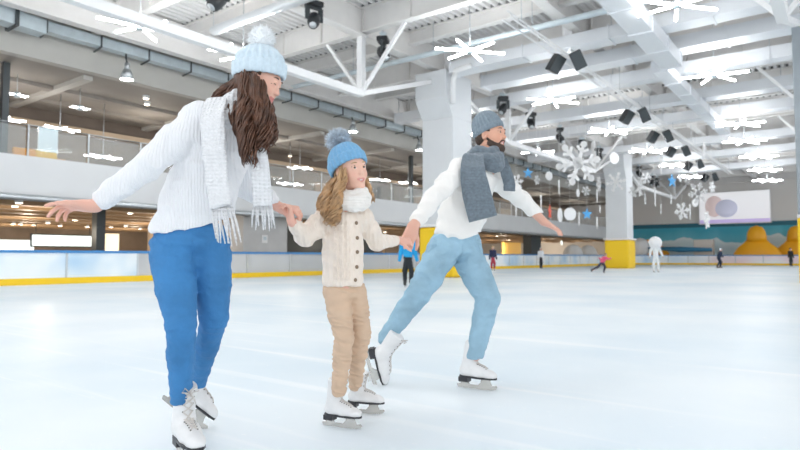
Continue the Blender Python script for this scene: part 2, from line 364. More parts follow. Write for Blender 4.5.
p = on_x(704, 240, 76.6); tag(MB().box((76.0, p.y-1, 0), (77.2, p.y+1, 2.9)).build('pale_block', mat('beige_block', (.72, .66, .6), .7), bevel=.1), 'beige block standing behind the far barrier under the screen corner', 'block')
p = on_x(682, 249, 76.6); tag(MB().tube([(75.2, p.y+3.4, 1.95), (75.2, p.y, 1.75), (75.2, p.y-3.4, 1.7)], [.12, .32, .2], 10).build('blue_roll', mat('dark_blue_roll', (.03, .2, .36), .5)), 'long dark blue roll lying above the far barrier', 'roll')
# ================================================================ COLUMNS
def column(x, y, lab, s=1.62, m='col', cap=True, zt=9.0, ov=.12):
    t = thing('rink_column', lab, 'column', (x, y, 0)); h = s/2
    MB().box((-h, -h, 0), (h, h, zt-2.0 if cap else 10.3)).build('shaft', m, t, .03)
    MB().box((-h-ov, -h-ov, 0), (h+ov, h+ov, 2.2)).build('padding', 'yellow', t, .12 if ov > .1 else .02)
    MB().box((-h-ov*1.6, -h-ov*1.6, 2.2), (h+ov*1.6, h+ov*1.6, 2.32)).build('padding_top', 'white', t, .03)
    if cap:
        k = MB(); z1, z2, z3 = zt-2.0, zt-1.2, zt; e = .55
        vs = [(-h, -h, z1), (h, -h, z1), (h, h, z1), (-h, h, z1), (-h-e, -h, z2), (h, -h, z2), (h, h+.0, z2), (-h-e, h, z2), (-h-e, -h, z3), (h, -h, z3), (h, h, z3), (-h-e, h, z3)]
        k.add(vs, [(3, 2, 1, 0), (0, 1, 5, 4), (1, 2, 6, 5), (2, 3, 7, 6), (3, 0, 4, 7), (4, 5, 9, 8), (5, 6, 10, 9), (6, 7, 11, 10), (7, 4, 8, 11), (8, 9, 10, 11)])
        k.build('capital', m, t, .02)
        MB().box((-.25, -.25, zt), (.25, .25, 10.3)).build('steel_stub', 'white', t)
column(22.9, 14.5, 'big pale square column with wide head behind the man')
column(48.2, 14.5, 'far pale square column with bright yellow padded base')
column(24.7, .93, 'grey steel column cut by the right edge of the photo', s=.9, m='dgrey', cap=False, ov=.02)
# ================================================================ CEILING
mb = MB(); per = .32; dx0, dx1 = -6, 81
ys = np.arange(-14, 23.0, per); vs = []; fs = []
prof = []
for y in ys: prof += [(y, 10.3), (y+.12, 10.3), (y+.16, 10.42), (y+.28, 10.42)]
prof.append((ys[-1]+per, 10.3))
for x in (dx0, dx1): vs += [(x, y, z) for y, z in prof]
n = len(prof); fs = [(i, i+1, n+i+1, n+i) for i in range(n-1)]
mb.add(vs, fs); struct('ceiling', mb, 'deck')
struct('ceiling', MB().box((dx0, -14, 10.6), (dx1, 47, 10.8)), 'white')
XB = list(np.arange(5, 79, 3))
for i, x in enumerate(XB):
    big = i % 2 == 0; z0 = 9.35 if big else 9.75
    k = MB().box((x-.03, -14, z0), (x+.03, N0, 10.3)).box((x-.16, -14, z0-.03), (x+.16, N0, z0+.02)).box((x-.16, -14, 10.24), (x+.16, N0, 10.29))
    if big:
        for y in np.arange(-12, 22, 2.2): k.box((x-.14, y, z0), (x+.14, y+.03, 10.25))
    struct('ceiling_beam', k, 'beam')
    k = MB()
    for y in ys:
        if y > -1: k.box((x-.17, y+.17, 10.295), (x+.17, y+.27, 10.41))
    struct('trim_7', k, 'gapshade')  # dark blocks painted as the shade in the deck flute gaps
for y, z0 in ((1.3, 9.2), (8.0, 9.4), (14.5, 9.2), (21.2, 8.95)):
    struct('ceiling_girder', MB().box((dx0, y-.04, z0), (dx1, y+.04, 10.2)).box((dx0, y-.2, z0-.04), (dx1, y+.2, z0+.03)), 'beam')
# trusses under the girders
def truss(y, xa, xb, n1, n2, lab):
    t = thing('roof_truss', lab, 'truss', (xa, y, 0)); zb, zt = 7.0, 9.2
    f = lambda a, b, w, nm: MB().bar((a[0]-xa, a[1]-y, a[2]), (b[0]-xa, b[1]-y, b[2]), w).build(nm, 'white', t)
    f((n1, y, zb), (n2, y, zb), .26, 'bottom_chord')
    for nx, ex in ((n1, xa+.9), (n2, xb-.9)):
        f((nx, y, zb), (nx, y, zt), .24, 'post'); f((nx, y, zb), (ex, y, 8.7), .18, 'end_brace')
        for s in (-2.1, 2.1):
            f((nx, y, zb), (nx+.2, y+s, 9.55), .12, 'side_strut')
truss(14.5, -2, 22.9, 4, 16.9, 'white steel roof truss above the woman and girl ending at the big column')
truss(14.5, 22.9, 48.2, 29, 42.5, 'white steel roof truss between the big column and the far column')
truss(14.5, 48.2, 73, 54, 67, 'white steel roof truss beyond the far column')
truss(1.2, 24.7, 49, 30, 43, 'white steel roof truss running away from the grey right hand column')
truss(1.2, 0, 24.7, 6, 18, 'white steel roof truss at top right in front of the grey column')
# ducts
def duct(name, a, b, w, h, m, lab, flange=2.0, rnd_=False):
    a, b = Vector(a), Vector(b); t = thing(name, lab, 'duct', a); q = b-a
    if rnd_:
        N_ = int(q.length/.22); pts = [q*(i/N_) for i in range(N_+1)]
        MB().tube(pts, [w/2*(1.0 if i % 2 else .94) for i in range(N_+1)], 14, smooth=False).build('pipe', m, t)
    else: MB().bar((0, 0, 0), q, w, h).build('channel', m, t)
    nf = int(q.length/flange); d = q.normalized()
    if not rnd_:
        for i in range(nf+1):
            p = q*(i/max(nf, 1)); MB().bar(p-d*.03, p+d*.03, w+.08, h+.08).build('flange', m, t)
    for i in range(0, nf+1, 2):
        p = q*(i/max(nf, 1)); MB().tube([p+Vector((0, 0, h/2)), Vector((p.x, p.y, 10.25-a.z))], .015, 5).build('hanger', 'steel', t)
duct('air_duct', (9, 5.1, 8.42), (24.5, 5.3, 8.42), .72, .5, 'duct', 'wide white box duct at the top right of the photo')
duct('air_duct', (24.8, 5.8, 8.4), (40, 5.8, 8.4), .55, .4, 'duct', 'narrower white box duct running on from the wide one')
duct('air_duct', (13.0, 18.2, 9.05), (13.0, 1.0, 9.05), .36, .36, 'flex', 'silver foil round duct above the woman\'s hat', rnd_=True)
duct('air_duct', (19.6, 21.5, 9.0), (19.6, -6, 9.0), .22, .22, 'galv', 'thin grey round duct crossing above the big column', rnd_=True)
for x, w_, h_, z_, lab in ((21.8, .8, .45, 8.95, 'flat white duct crossing in front of the big column head'), (24.6, .9, .5, 9.0, 'flat white duct crossing just behind the big column'), (27.6, .7, .5, 8.9, 'flat white duct crossing behind the loudspeakers nearest the man'),
                           (32.5, .9, .5, 8.9, 'flat white duct crossing above the smaller loudspeakers'), (37, .8, .5, 8.9, 'flat white duct crossing before the hanging snowflakes'), (45.6, .9, .5, 8.9, 'flat white duct crossing by the far column head'), (52, .9, .5, 8.9, 'flat white duct beyond the far column'), (60, 1., .5, 8.9, 'farthest flat white duct before the screen wall')):
    duct('air_duct', (x, 13.4 if x in (21.8, 24.6) else 20.8, z_), (x, -10, z_), w_, h_, 'duct', lab, 3)
# cable tray beside the gallery wall
t = thing('cable_tray', 'long pale blue cable tray with dark brackets along the gallery wall', 'cable tray', (9.0, 22.1, 8.75))
MB().box((0, 0, 0), (64, .05, .34)).box((0, .35, 0), (64, .4, .2)).box((0, 0, -.02), (64, .4, .0)).build('tray', 'galv', t)
for x in np.arange(0, 45, 1.9):
    MB().bar((x, -.03, .36), (x, -.03, -.05), .05, .04).bar((x, -.05, -.06), (x+.1, .75, -.06), .05, .04).build('bracket', 'dark', t)
    MB().tube([(x, .1, .34), (x, .1, 1.5)], .012, 5).build('hanger', 'steel', t)
t = thing('box_duct_elbow', 'pale galvanised duct elbow in the top left corner', 'duct', (8.0, 22.1, 8.6))
MB().bar((0, 0, .2), (.9, .1, .2), .6, .5).bar((0, 0, .2), (-3.5, -.4, .2), .6, .5).build('channel', 'galv', t, .02)
MB().box((-.1, -.4, -.1), (0, .5, .6)).build('flange', 'dark', t)
# industrial spot cans
for px, py, lab in ((127, 74, 'silver bell lamp hanging under the cable tray at left'), (353, 128, 'small silver bell lamp above the girl'), (419, 147, 'small silver bell lamp left of the big column')):
    p = on_y(px, py, 22.0); t = thing('bell_lamp', lab, 'lamp', p)
    MB().lathe([(.0, .18), (.13, .17), (.18, .05), (.26, -.22), (.24, -.22), (.1, .0), (0, .05)], 20).build('shade', 'steel', t)
    MB().lathe([(0, .16), (.1, .16), (.09, .42), (0, .44)], 12).build('ballast', 'steel', t)
    MB().lathe([(0, -.21), (.23, -.21), (.23, -.19), (0, -.19)], 16).build('lens', 'lamp', t)
    MB().tube([(0, 0, .42), (0, .1, .6), (0, .1, 8.7-p.z)], .035, 6).build('arm', 'dark', t)
# ================================================================ STAR LAMPS
def star_z(x):
    d = min(abs(x-b) for b in XB[::2]); return 9.3 if d < .2 else 10.25
def star(label, loc, rz, L=2.4, group='star shaped tube lamps over the ice', ztop=10.2, r=.04, m='lamp'):
    t = thing('star_lamp', label, 'ceiling light', loc, rz, group)
    for k in range(3):
        a = k*math.pi/3; d = Vector((math.cos(a), math.sin(a), .06*(k-1)))
        for s in (1, -1): MB().tube([d*s*.1, d*s*L/2], r, 8).build('light_tube', m, t)
    MB().lathe([(0, -.09), (.12, -.09), (.12, .09), (0, .1)], 12).build('hub', 'galv', t)
    MB().tube([(0, 0, .1), (0, 0, ztop-loc[2])], .018, 5).build('cable', 'steel', t)
    return t
ST = [(140, 27, .52, 'star shaped tube lamp at top left above the gallery wall'), (243, 56, .45, 'star shaped tube lamp just behind the woman\'s hat'), (470, 51, .05, 'star shaped tube lamp hanging left of the two big loudspeakers'),
      (677, 5, .12, 'star shaped tube lamp at the very top in front of the wide duct'), (714, 75, .42, 'star shaped tube lamp at upper right before the narrow duct'), (740, 124, .2, 'star shaped tube lamp at right in the third row'),
      (553, 101, .1, 'star shaped tube lamp below the two big loudspeakers')]
def zproj(px, py): return on_z(px, py, 8.0)
s0 = None
for px, py, a, lab in ST:
    p = zproj(px, py)
    if s0 is None: s0 = star(lab, p, a+YAW)
    else: dup(s0, p, a+YAW, lab)
for x, y, lab in ((42, 5, 'small star shaped tube lamp at right below the third row'), (49, 5, 'small star shaped tube lamp at right in the row before the screen'), (57, 5.4, 'small far star shaped tube lamp above the screen'), (65, 6, 'tiny far star shaped tube lamp just over the screen'),
                  (38, 16.8, 'small star shaped tube lamp among the snowflakes left of the far column'), (34, 10.7, 'star shaped tube lamp in the middle behind the snowflakes'), (42, 10.7, 'distant star shaped tube lamp among the snowflakes'), (50, 10.7, 'more distant star shaped tube lamp past the far column'), (30, 17.5, 'star shaped tube lamp left of the man\'s far shoulder'),
                  (58, 11, 'farthest star shaped tube lamp in the middle row')):
    dup(s0, (x, y, 8.0), .35+YAW, lab)
for x, y in ((10, 10.7), (2, 10.7), (2, 4.2), (10, 4.2), (2, 17.5), (-4, 7.5)):
    dup(s0, (x, y, 8.0), .2+YAW, 'star shaped tube lamp above and behind the photographer')
g0 = None  # glowing stars modelled for hall lamps reflected in the gallery glass
for px, py, lab in ((60, 129, 'modelled star lamp reflection in the gallery above the lounge chairs'), (4, 119, 'modelled star lamp reflection in the gallery at the left edge'), (103, 157, 'star lamp in the gallery by the woman\'s raised arm'), (17, 95, 'faint modelled star lamp reflection high in the gallery at far left'), (80, 108, 'faint modelled star lamp reflection high in the gallery above the glowing one'), (222, 146, 'modelled star lamp reflection in the gallery right behind the woman'),
                    (300, 168, 'star lamp in the gallery left of the girl\'s hat'), (290, 184, 'lower modelled star lamp reflection in the gallery between woman and girl'), (380, 180, 'modelled star lamp reflection in the gallery right of the girl'), (408, 183, 'modelled star lamp reflection in the gallery beside the big column')):
    p = on_y(px, py, 27.0)
    if py < 110: p = on_y(px, py, 25.5)
    sc_ = .5 if py < 110 else 1
    star(lab, p, .3+YAW, 1.55*sc_, 'modelled star lamp reflections in the gallery', 7.94, .03*sc_, 'reflg')
# row of gallery spots
for px, py in ((88, 127), (146, 98), (290, 156), (65, 88), (73, 70), (147, 104)):
    p = on_z(px, py, 7.85)
    if 23.5 < p.y < 31: dup(d0, (p.x, p.y, 7.84), 0, 'round ceiling downlight in the upper gallery', 'downlights in the gallery')
# ================================================================ SPEAKERS, MOVING HEADS
t = thing('lighting_truss', 'slim white lighting truss running away above the loudspeakers', 'truss', (16, 8.0, 8.0))
for dy, dz in ((-.15, 0), (.15, 0), (0, .26)): MB().tube([(0, dy, dz), (42, dy, dz)], .03, 6).build('chord', 'white', t)
k = MB()
for i in range(84):
    x = i*.5; k.tube([(x, -.15, 0), (x+.25, 0, .26), (x+.5, .15, 0), (x+.5, -.15, 0)], .014, 4)
k.build('lacing', 'white', t)
for x in np.arange(1, 42, 5): MB().tube([(x, 0, .26), (x, 0, 2.2)], .015, 5).build('hanger', 'steel', t)
a_ = on_y(567, 25, 8.3)
t = thing('hanging_unit', 'slim white box unit hanging above the two nearest loudspeakers', 'unit', a_, YAW)
MB().box((-.16, -.16, -.5), (.16, .16, .5)).build('housing', 'white', t, .03); MB().box((-.05, -.18, -.58), (.12, -.02, -.5)).build('sensor', 'black', t); MB().tube([(0, 0, .5), (0, 0, 10.25-a_.z)], .02, 6).build('rod', 'steel', t)
tag(MB().tube([(21.2, 12.3, 8.75), (21.4, 13.1, 8.75), (21.7, 13.4, 8.5), (21.8, 13.5, 8.1), (21.8, 13.5, 7.5)], .12, 10).build('bent_pipe', 'white'), 'white bent pipe at the head of the big pale column', 'pipe')
p0 = None
SP = [(556, 64, .95), (578, 60, .95), (627, 117, .85), (644, 115, .85), (653, 137, .85), (668, 136, .85), (671, 152, .85), (686, 151, .85), (688, 166, .85), (700, 164, .85), (705, 178, .85), (715, 177, .85)]
XS = [19.9, 28.6, 35, 41, 48, 55]
nm = ['nearest the man', 'second from the front', 'third from the front', 'fourth from the front', 'fifth from the front', 'farthest']
for i, (px, py, sc) in enumerate(SP):
    x = XS[i//2]; side = 1 if i % 2 == 0 else -1
    p = on_x(px, py, x); lab = 'black box loudspeaker, %s of the pair %s under the lighting truss' % ('left' if side > 0 else 'right', nm[i//2])
    tilt = side*.42
    t = thing('loudspeaker', lab, 'loudspeaker', p, YAW, 'black loudspeakers under the lighting truss')
    R = Matrix.Rotation(tilt, 4, 'Y') @ Matrix.Rotation(side*.35, 4, 'Z') @ Matrix.Rotation(.25, 4, 'X')
    MB().box((-.2, -.17, -.31), (.2, .2, .31), R).build('cabinet', 'black', t, .02)
    MB().box((-.18, -.185, -.29), (.18, -.17, .29), R).build('grille', 'dark', t)
    MB().bar((0, 0, .25), (side*.25, 0, max(.3, 8.0-p.z)), .05, .03).build('bracket', 'steel', t)
MH = [(218, -4), (314, 16), (383, 50), (503, 106), (531, 121), (560, 136), (582, 147), (599, 155), (639, 172), (652, 181), (657, 183)]
m0 = None
ords = ['above the woman\'s hat', 'between the hats of woman and girl', 'behind the slanting white strut', 'just above the man\'s hat', 'right of the man\'s hat', 'by the middle star lamp', 'above the big snowflake', 'right of the big snowflake', 'right of the far column', 'in the far pair, left', 'in the far pair, right']
for i, (px, py) in enumerate(MH):
    p = on_y(px, py, 13.7 if i < 8 else 14.0); lab = 'black moving head spotlight hanging %s' % ords[i]
    if m0 is None:
        m0 = thing('moving_head_light', lab, 'spotlight', p, YAW, 'moving head spotlights under the roof girder')
        MB().box((-.2, -.16, .22), (.2, .16, .36)).build('base_box', 'black', m0, .03)
        MB().bar((-.19, 0, .22), (-.19, 0, -.12), .05, .12).bar((.19, 0, .22), (.19, 0, -.12), .05, .12).box((-.2, -.06, .18), (.2, .06, .23)).build('yoke', 'dark', m0)
        R = Matrix.Translation((0, 0, -.1)) @ Matrix.Rotation(.5, 4, 'Y') @ Matrix.Rotation(-.5, 4, 'X')
        MB().lathe([(0, .22), (.1, .22), (.155, .1), (.16, -.1), (.12, -.24), (0, -.25)], 16, mtx=R).build('head', 'black', m0)
        MB().lathe([(0, -.255), (.09, -.255), (.09, -.25), (0, -.25)], 14, mtx=R).build('lens', 'steel', m0)
        k = MB()
        for q in range(6): k.bar((0, 0, .36), (.14*math.cos(q), .1*math.sin(q), .5), .03, .03)
        k.box((-.12, -.04, .36), (.12, .04, .46)).build('clamp', 'galv', m0)
        MB().tube([(0, 0, .4), (0, 0, .72)], .02, 6).build('drop_pipe', 'steel', m0)
    if i == 0: m0.scale = (1.3,)*3
    else: dup(m0, p, YAW+.7*(i % 3), lab, scale=1.3)
# ================================================================ HANGING DECORATIONS
def flake_mesh(R=.5, th=.04, style=0):
    k = MB(); Rx = Matrix.Rotation(math.pi/2, 4, 'X')
    circ = lambda cx, cz, r, n=14: k.prism([(cx+r*math.cos(2*math.pi*i/n), cz+r*math.sin(2*math.pi*i/n)) for i in range(n)], -th/2, th/2, Rx)
    circ(0, 0, R*.26)
    for i in range(6):
        a = i*math.pi/3+.2; ca, sa = math.cos(a), math.sin(a)
        Ra = Rx @ Matrix.Rotation(a, 4, 'Z')
        k.box((0, -R*.075, -th/2), (R*.95, R*.075, th/2), Ra)
        circ(ca*R*.88, sa*R*.88, R*.15, 10)
        if style != 2:
            for s in (1, -1):
                k.box((0, -R*.055, -th/2), (R*.34, R*.055, th/2), Rx @ Matrix.Translation((ca*R*.52, sa*R*.52, 0)) @ Matrix.Rotation(a+s*.9, 4, 'Z'))
        else: circ(ca*R*.5, sa*R*.5, R*.17, 10)
    return k
def starfish_mesh(R=.5, th=.06):
    pts = []
    for i in range(10):
        a = math.pi/2+i*math.pi/5; r = R if i % 2 == 0 else R*.38; pts.append((r*math.cos(a), r*math.sin(a)))
    return MB().prism(pts, -th/2, th/2, Matrix.Rotation(math.pi/2, 4, 'X'))
def disc_mesh(R=.4, th=.05):
    return MB().prism([(R*math.cos(i*math.pi/10), R*math.sin(i*math.pi/10)) for i in range(20)], -th/2, th/2, Matrix.Rotation(math.pi/2, 4, 'X'))
def icicle_mesh(R=.5): return MB().lathe([(0, -R), (.035, -R*.9), (.05, R*.3), (.05, R*.95), (0, R)], 8)
# kind, px, py, radius px, turn, x (distance along rink), words
DEC = [('snowflake', 578, 163, 23, .1, 36, 'huge white foam snowflake hanging above the man\'s reaching arm'), ('snowflake', 616, 182, 10, .0, 40, 'white six petal snowflake hanging against the far column'),
       ('disc', 614, 158, 6, .4, 42, 'white round foam disc above the far column front'), ('snowflake', 517, 182, 8, .6, 33, 'white snowflake hanging beside the man\'s scarf'), ('starfish', 528, 173, 6, .3, 34, 'bright blue foam starfish right of the man\'s shoulder'),
       ('snowflake', 537, 180, 5, .8, 34, 'small white snowflake right of the blue starfish'), ('disc', 549, 176, 4.5, .5, 36, 'small white disc in the upper row right of the blue starfish'), ('snowflake', 570, 182, 4.5, .2, 36, 'small white snowflake in the middle over the gallery opening'),
       ('icicle', 559, 187, 7, 0, 36, 'thin white foam icicle left of the small middle snowflake'), ('disc', 578, 193, 4, .9, 38, 'small oval white disc below the middle snowflake'), ('snowflake', 586, 191, 5, .3, 38, 'small white snowflake right of the oval disc'),
       ('snowflake', 599, 184, 8, 1.0, 39, 'white snowflake at the left face of the far column'), ('icicle', 597, 196, 7, 0, 39, 'white icicle hanging below the snowflake by the far column'), ('starfish', 550, 212, 7, 1.1, 33, 'bright red foam starfish above the man\'s right hand side fingers'),
       ('icicle', 537, 205, 8, 0, 33, 'white icicle just over the man\'s outstretched forearm'), ('disc', 560, 215, 7, 1.0, 34, 'white oval disc right of the red starfish'), ('disc', 570, 214, 6.5, .2, 34, 'round white disc, the second right of the red starfish'),
       ('icicle', 579, 219, 7, 0, 36, 'white icicle between the round disc and the pale blue star'), ('starfish', 587, 214, 6, .2, 36, 'pale blue foam starfish left of the far column'), ('icicle', 597, 223, 6, 0, 38, 'white icicle low beside the far column'),
       ('disc', 600, 209, 4, 1.2, 38, 'thin white disc seen edge on near the far column'), ('snowflake', 640, 188, 9, .9, 40, 'white snowflake right of the far column shaft'), ('snowflake', 646, 178, 6, .2, 42, 'smaller white snowflake above right of the far column'),
       ('snowflake', 633, 192, 6, .5, 39, 'white snowflake touching the right edge of the far column'), ('snowflake', 645, 199, 6, 1.1, 40, 'white snowflake low to the right of the far column'), ('icicle', 655, 197, 10, 0, 41, 'long white icicle right of the far column'),
       ('disc', 671, 199, 5, 1.1, 42, 'tilted oval white disc in the right half of the decorations'), ('starfish', 672, 181, 7, .5, 42, 'vivid blue foam starfish under the loudspeaker row'), ('disc', 680, 178, 4, .9, 43, 'white disc right of the vivid blue starfish'),
       ('disc', 686, 178, 4, 1.0, 44, 'white oval disc, second right of the vivid blue starfish'), ('snowflake', 698, 193, 11, .2, 40, 'big white snowflake left of the projection screen top'), ('snowflake', 712, 187, 6, .6, 42, 'small white snowflake touching the screen\'s left corner'),
       ('snowflake', 682, 211, 9, .3, 40, 'white snowflake below the loudspeaker row left of the screen'), ('snowflake', 707, 220, 9, .8, 40, 'white snowflake over the screen\'s lower left corner'), ('icicle', 690, 212, 8, 0, 42, 'white icicle left of the screen'),
       ('disc', 661, 209, 5, 1.2, 42, 'thin white oval low right of the far column'), ('disc', 704, 150, 8, 1.2, 38, 'wide flat white disc lying under the ceiling right of the loudspeakers'), ('snowflake', 643, 152, 6, .4, 46, 'faint white snowflake high right of the far column'),
       ('disc', 620, 143, 4, .3, 46, 'small white disc high above the far column'), ('snowflake', 562, 137, 9, .8, 40, 'pale white snowflake high left of the far column'), ('snowflake', 661, 158, 6, .9, 47, 'small pale snowflake left of the third loudspeaker pair'),
       ('icicle', 661, 168, 8, 0, 46, 'pale icicle above the vivid blue starfish'), ('disc', 695, 203, 4, .4, 44, 'small white disc left of the screen edge'), ('snowflake', 507, 187, 7, .4, 33, 'white snowflake half hidden by the man\'s scarf tail'),
       ('icicle', 516, 209, 8, 0, 33, 'white icicle below the man\'s arm pit'), ('snowflake', 597, 112, 9, .5, 40, 'pale snowflake high between the lamp and loudspeakers'), ('snowflake', 622, 133, 7, .2, 44, 'pale snowflake high above the round disc')]
cache = {}
for kind, px, py, r, turn, x, lab in DEC:
    if kind == 'icicle' and px == 537: px, py = 541, 203
    p = on_x(px, py, x); R = r/FPX*(p-EYE).dot(FV)
    if kind == 'disc' and turn > 1.1: pass
    mm = 'foam'
    if kind == 'starfish': mm = 'redf' if 'red' in lab else 'bluef'
    k = {'snowflake': lambda: flake_mesh(R, .05, 2 if 'petal' in lab else 0), 'starfish': lambda: starfish_mesh(R), 'disc': lambda: disc_mesh(R), 'icicle': lambda: icicle_mesh(R)}[kind]()
    t = thing('hanging_'+kind, lab, kind if kind != 'disc' else 'hanging disc', p, YAW+turn, 'white hanging winter decorations' if mm == 'foam' else 'coloured hanging stars')
    k.build('foam_shape', mm, t); MB().tube([(0, 0, R), (0, 0, 9.3-p.z)], .008, 4).build('string', 'string', t)
# ================================================================ PEOPLE: implicit-surface modelling
import openvdb as vdb
def nz(v): v = Vector(v); v.normalize(); return v
from mathutils.bvhtree import BVHTree
def bvh(o): me = o.data; return BVHTree.FromPolygons([v.co.copy() for v in me.vertices], [tuple(p.vertices) for p in me.polygons])
class SDF:
    def __init__(s): s.p = []
    def cone(s, a, b, ra, rb=None, k=.02, flat=None, ff=1.0, op='+'):
        s.p.append(('c', np.array(a, float), np.array(b, float), ra, rb if rb is not None else ra, k, None if flat is None else np.array(nz(flat)), ff, op)); return s
    def chain(s, pts, rs, k=.02, **kw):
        for i in range(len(pts)-1): s.cone(pts[i], pts[i+1], rs[i], rs[i+1], k, **kw)
        return s
    def ell(s, c, r, R=None, k=.02, op='+'):
        s.p.append(('e', np.array(c, float), np.array(r, float), np.array(R) if R is not None else np.eye(3), k, op)); return s
    def plane(s, pt, n, k=.006):      # keep the side where (p-pt).n < 0
        s.p.append(('p', np.array(pt, float), np.array(nz(n)), k)); return s
    def mesh(s, vox, disp=None, smooth=1):
        lo = np.full(3, 9.); hi = -lo
        for q in s.p:
            if q[0] == 'c' and q[8] == '+':
                r = max(q[3], q[4]); lo = np.minimum(lo, np.minimum(q[1], q[2])-r); hi = np.maximum(hi, np.maximum(q[1], q[2])+r)
            if q[0] == 'e' and q[5] == '+': r = q[2].max(); lo = np.minimum(lo, q[1]-r); hi = np.maximum(hi, q[1]+r)
        lo -= vox*5; hi += vox*5; n = np.ceil((hi-lo)/vox).astype(int)+1
        A = np.full(n, .25, np.float32)
        for q in s.p:
            if q[0] == 'p':
                X = [lo[i]+vox*np.arange(n[i]) for i in range(3)]
                d = ((X[0]-q[1][0])*q[2][0])[:, None, None]+((X[1]-q[1][1])*q[2][1])[None, :, None]+((X[2]-q[1][2])*q[2][2])[None, None, :]
                A = np.maximum(A, d.astype(np.float32)); continue
            if q[0] == 'c': r = max(q[3], q[4])+q[5]+vox*4; a0 = np.minimum(q[1], q[2])-r; a1 = np.maximum(q[1], q[2])+r; k = q[5]; op = q[8]
            else: r = q[2].max()+q[4]+vox*4; a0 = q[1]-r; a1 = q[1]+r; k = q[4]; op = q[5]
            i0 = np.clip(np.floor((a0-lo)/vox).astype(int), 0, n-1); i1 = np.clip(np.ceil((a1-lo)/vox).astype(int)+1, 1, n)
            if (i1 <= i0).any(): continue
            G = np.stack(np.meshgrid(*[lo[i]+vox*np.arange(i0[i], i1[i]) for i in range(3)], indexing='ij'), -1)
            if q[0] == 'c':
                ab = q[2]-q[1]; L = max(ab @ ab, 1e-9); t = np.clip((G-q[1]) @ ab/L, 0, 1); D = G-q[1]-t[..., None]*ab
                if q[6] is not None: D = D+((q[7]-1)*(D @ q[6]))[..., None]*q[6]
                d = np.sqrt((D*D).sum(-1))-(q[3]+t*(q[4]-q[3]))
            else:
                P = (G-q[1]) @ q[3]; k0 = np.sqrt(((P/q[2])**2).sum(-1))+1e-9; k1 = np.sqrt(((P/q[2]**2)**2).sum(-1))+1e-9; d = k0*(k0-1)/k1
            sl = tuple(slice(i0[i], i1[i]) for i in range(3)); B = A[sl]
            if op == '+':
                h = np.maximum(k-np.abs(B-d), 0)/k; A[sl] = np.minimum(B, d)-h*h*k*.25
            else:
                d = -d; h = np.maximum(k-np.abs(B-d), 0)/k; A[sl] = np.maximum(B, d)+h*h*k*.25
        if disp is not None:
            m = np.abs(A) < .03; idx = np.argwhere(m); A[m] += disp(lo+vox*idx).astype(np.float32)
        g = vdb.FloatGrid(.25); g.copyFromArray(A); pts, quads = g.convertToQuads(isovalue=0)
        V = np.array(pts)*vox+lo; F = np.array(quads)
        for _ in range(smooth):
            S = np.zeros_like(V); c = np.zeros(len(V))
            for a, b in ((0, 1), (1, 2), (2, 3), (3, 0)):
                np.add.at(S, F[:, a], V[F[:, b]]); np.add.at(S, F[:, b], V[F[:, a]]); np.add.at(c, F[:, a], 1); np.add.at(c, F[:, b], 1)
            V = V*.5+.5*S/c[:, None]
        return V, F
    def build(s, name, m, parent, vox, disp=None, color=None, smooth=1, keep=False):
        V, F = s.mesh(vox, disp, smooth)
        me = bpy.data.meshes.new(name); me.vertices.add(len(V)); me.vertices.foreach_set('co', V.astype(np.float32).ravel())
        me.loops.add(F.size); me.loops.foreach_set('vertex_index', F.astype(np.int32).ravel()); me.polygons.add(len(F))
        me.polygons.foreach_set('loop_start', np.arange(0, F.size, 4, dtype=np.int32)); me.update(calc_edges=True); me.validate()
        # keep only the surface pieces that matter (drop inner bubbles)
        me.polygons.foreach_set('use_smooth', np.ones(len(me.polygons), bool))
        if color is not None:
            at_ = me.color_attributes.new('tone', 'FLOAT_COLOR', 'POINT'); c = np.ones((len(me.vertices), 4), np.float32); c[:, :3] = color(V)[:len(me.vertices)]
            at_.data.foreach_set('color', c.ravel())
        me.materials.append(M[m] if isinstance(m, str) else m)
        o = bpy.data.objects.new(name, me); COL.objects.link(o); o.parent = parent; return o
def pnoise(seed, wl, warp=None):
    r = np.random.RandomState(seed); D = r.normal(size=(9, 3)); D /= np.linalg.norm(D, axis=1)[:, None]; D *= (2*np.pi/wl)*r.uniform(.6, 1.5, (9, 1)); ph = r.uniform(0, 6.28, 9)
    def f(P):
        if warp is not None: P = P*warp
        o = 0
        for d, p in zip(D, ph): o = o+np.sin(P @ d+p)
        return o/4
    return f
def folds(seed, amp, wl, warp=(1, 1, 1), fine=.0):
    a = pnoise(seed, wl, np.array(warp)); b = pnoise(seed+1, wl*3); c = pnoise(seed+2, .035)
    return lambda P: -amp*(1-np.abs(np.clip(a(P)+.6*b(P), -1, 1)))*1.0+amp*.5+fine*c(P)
def frame(fwd, up):
    y = nz(fwd); up = Vector(up); z = nz(up-y*up.dot(y)); x = y.cross(z); return np.array([x, y, z]).T    # columns: side, forward, up
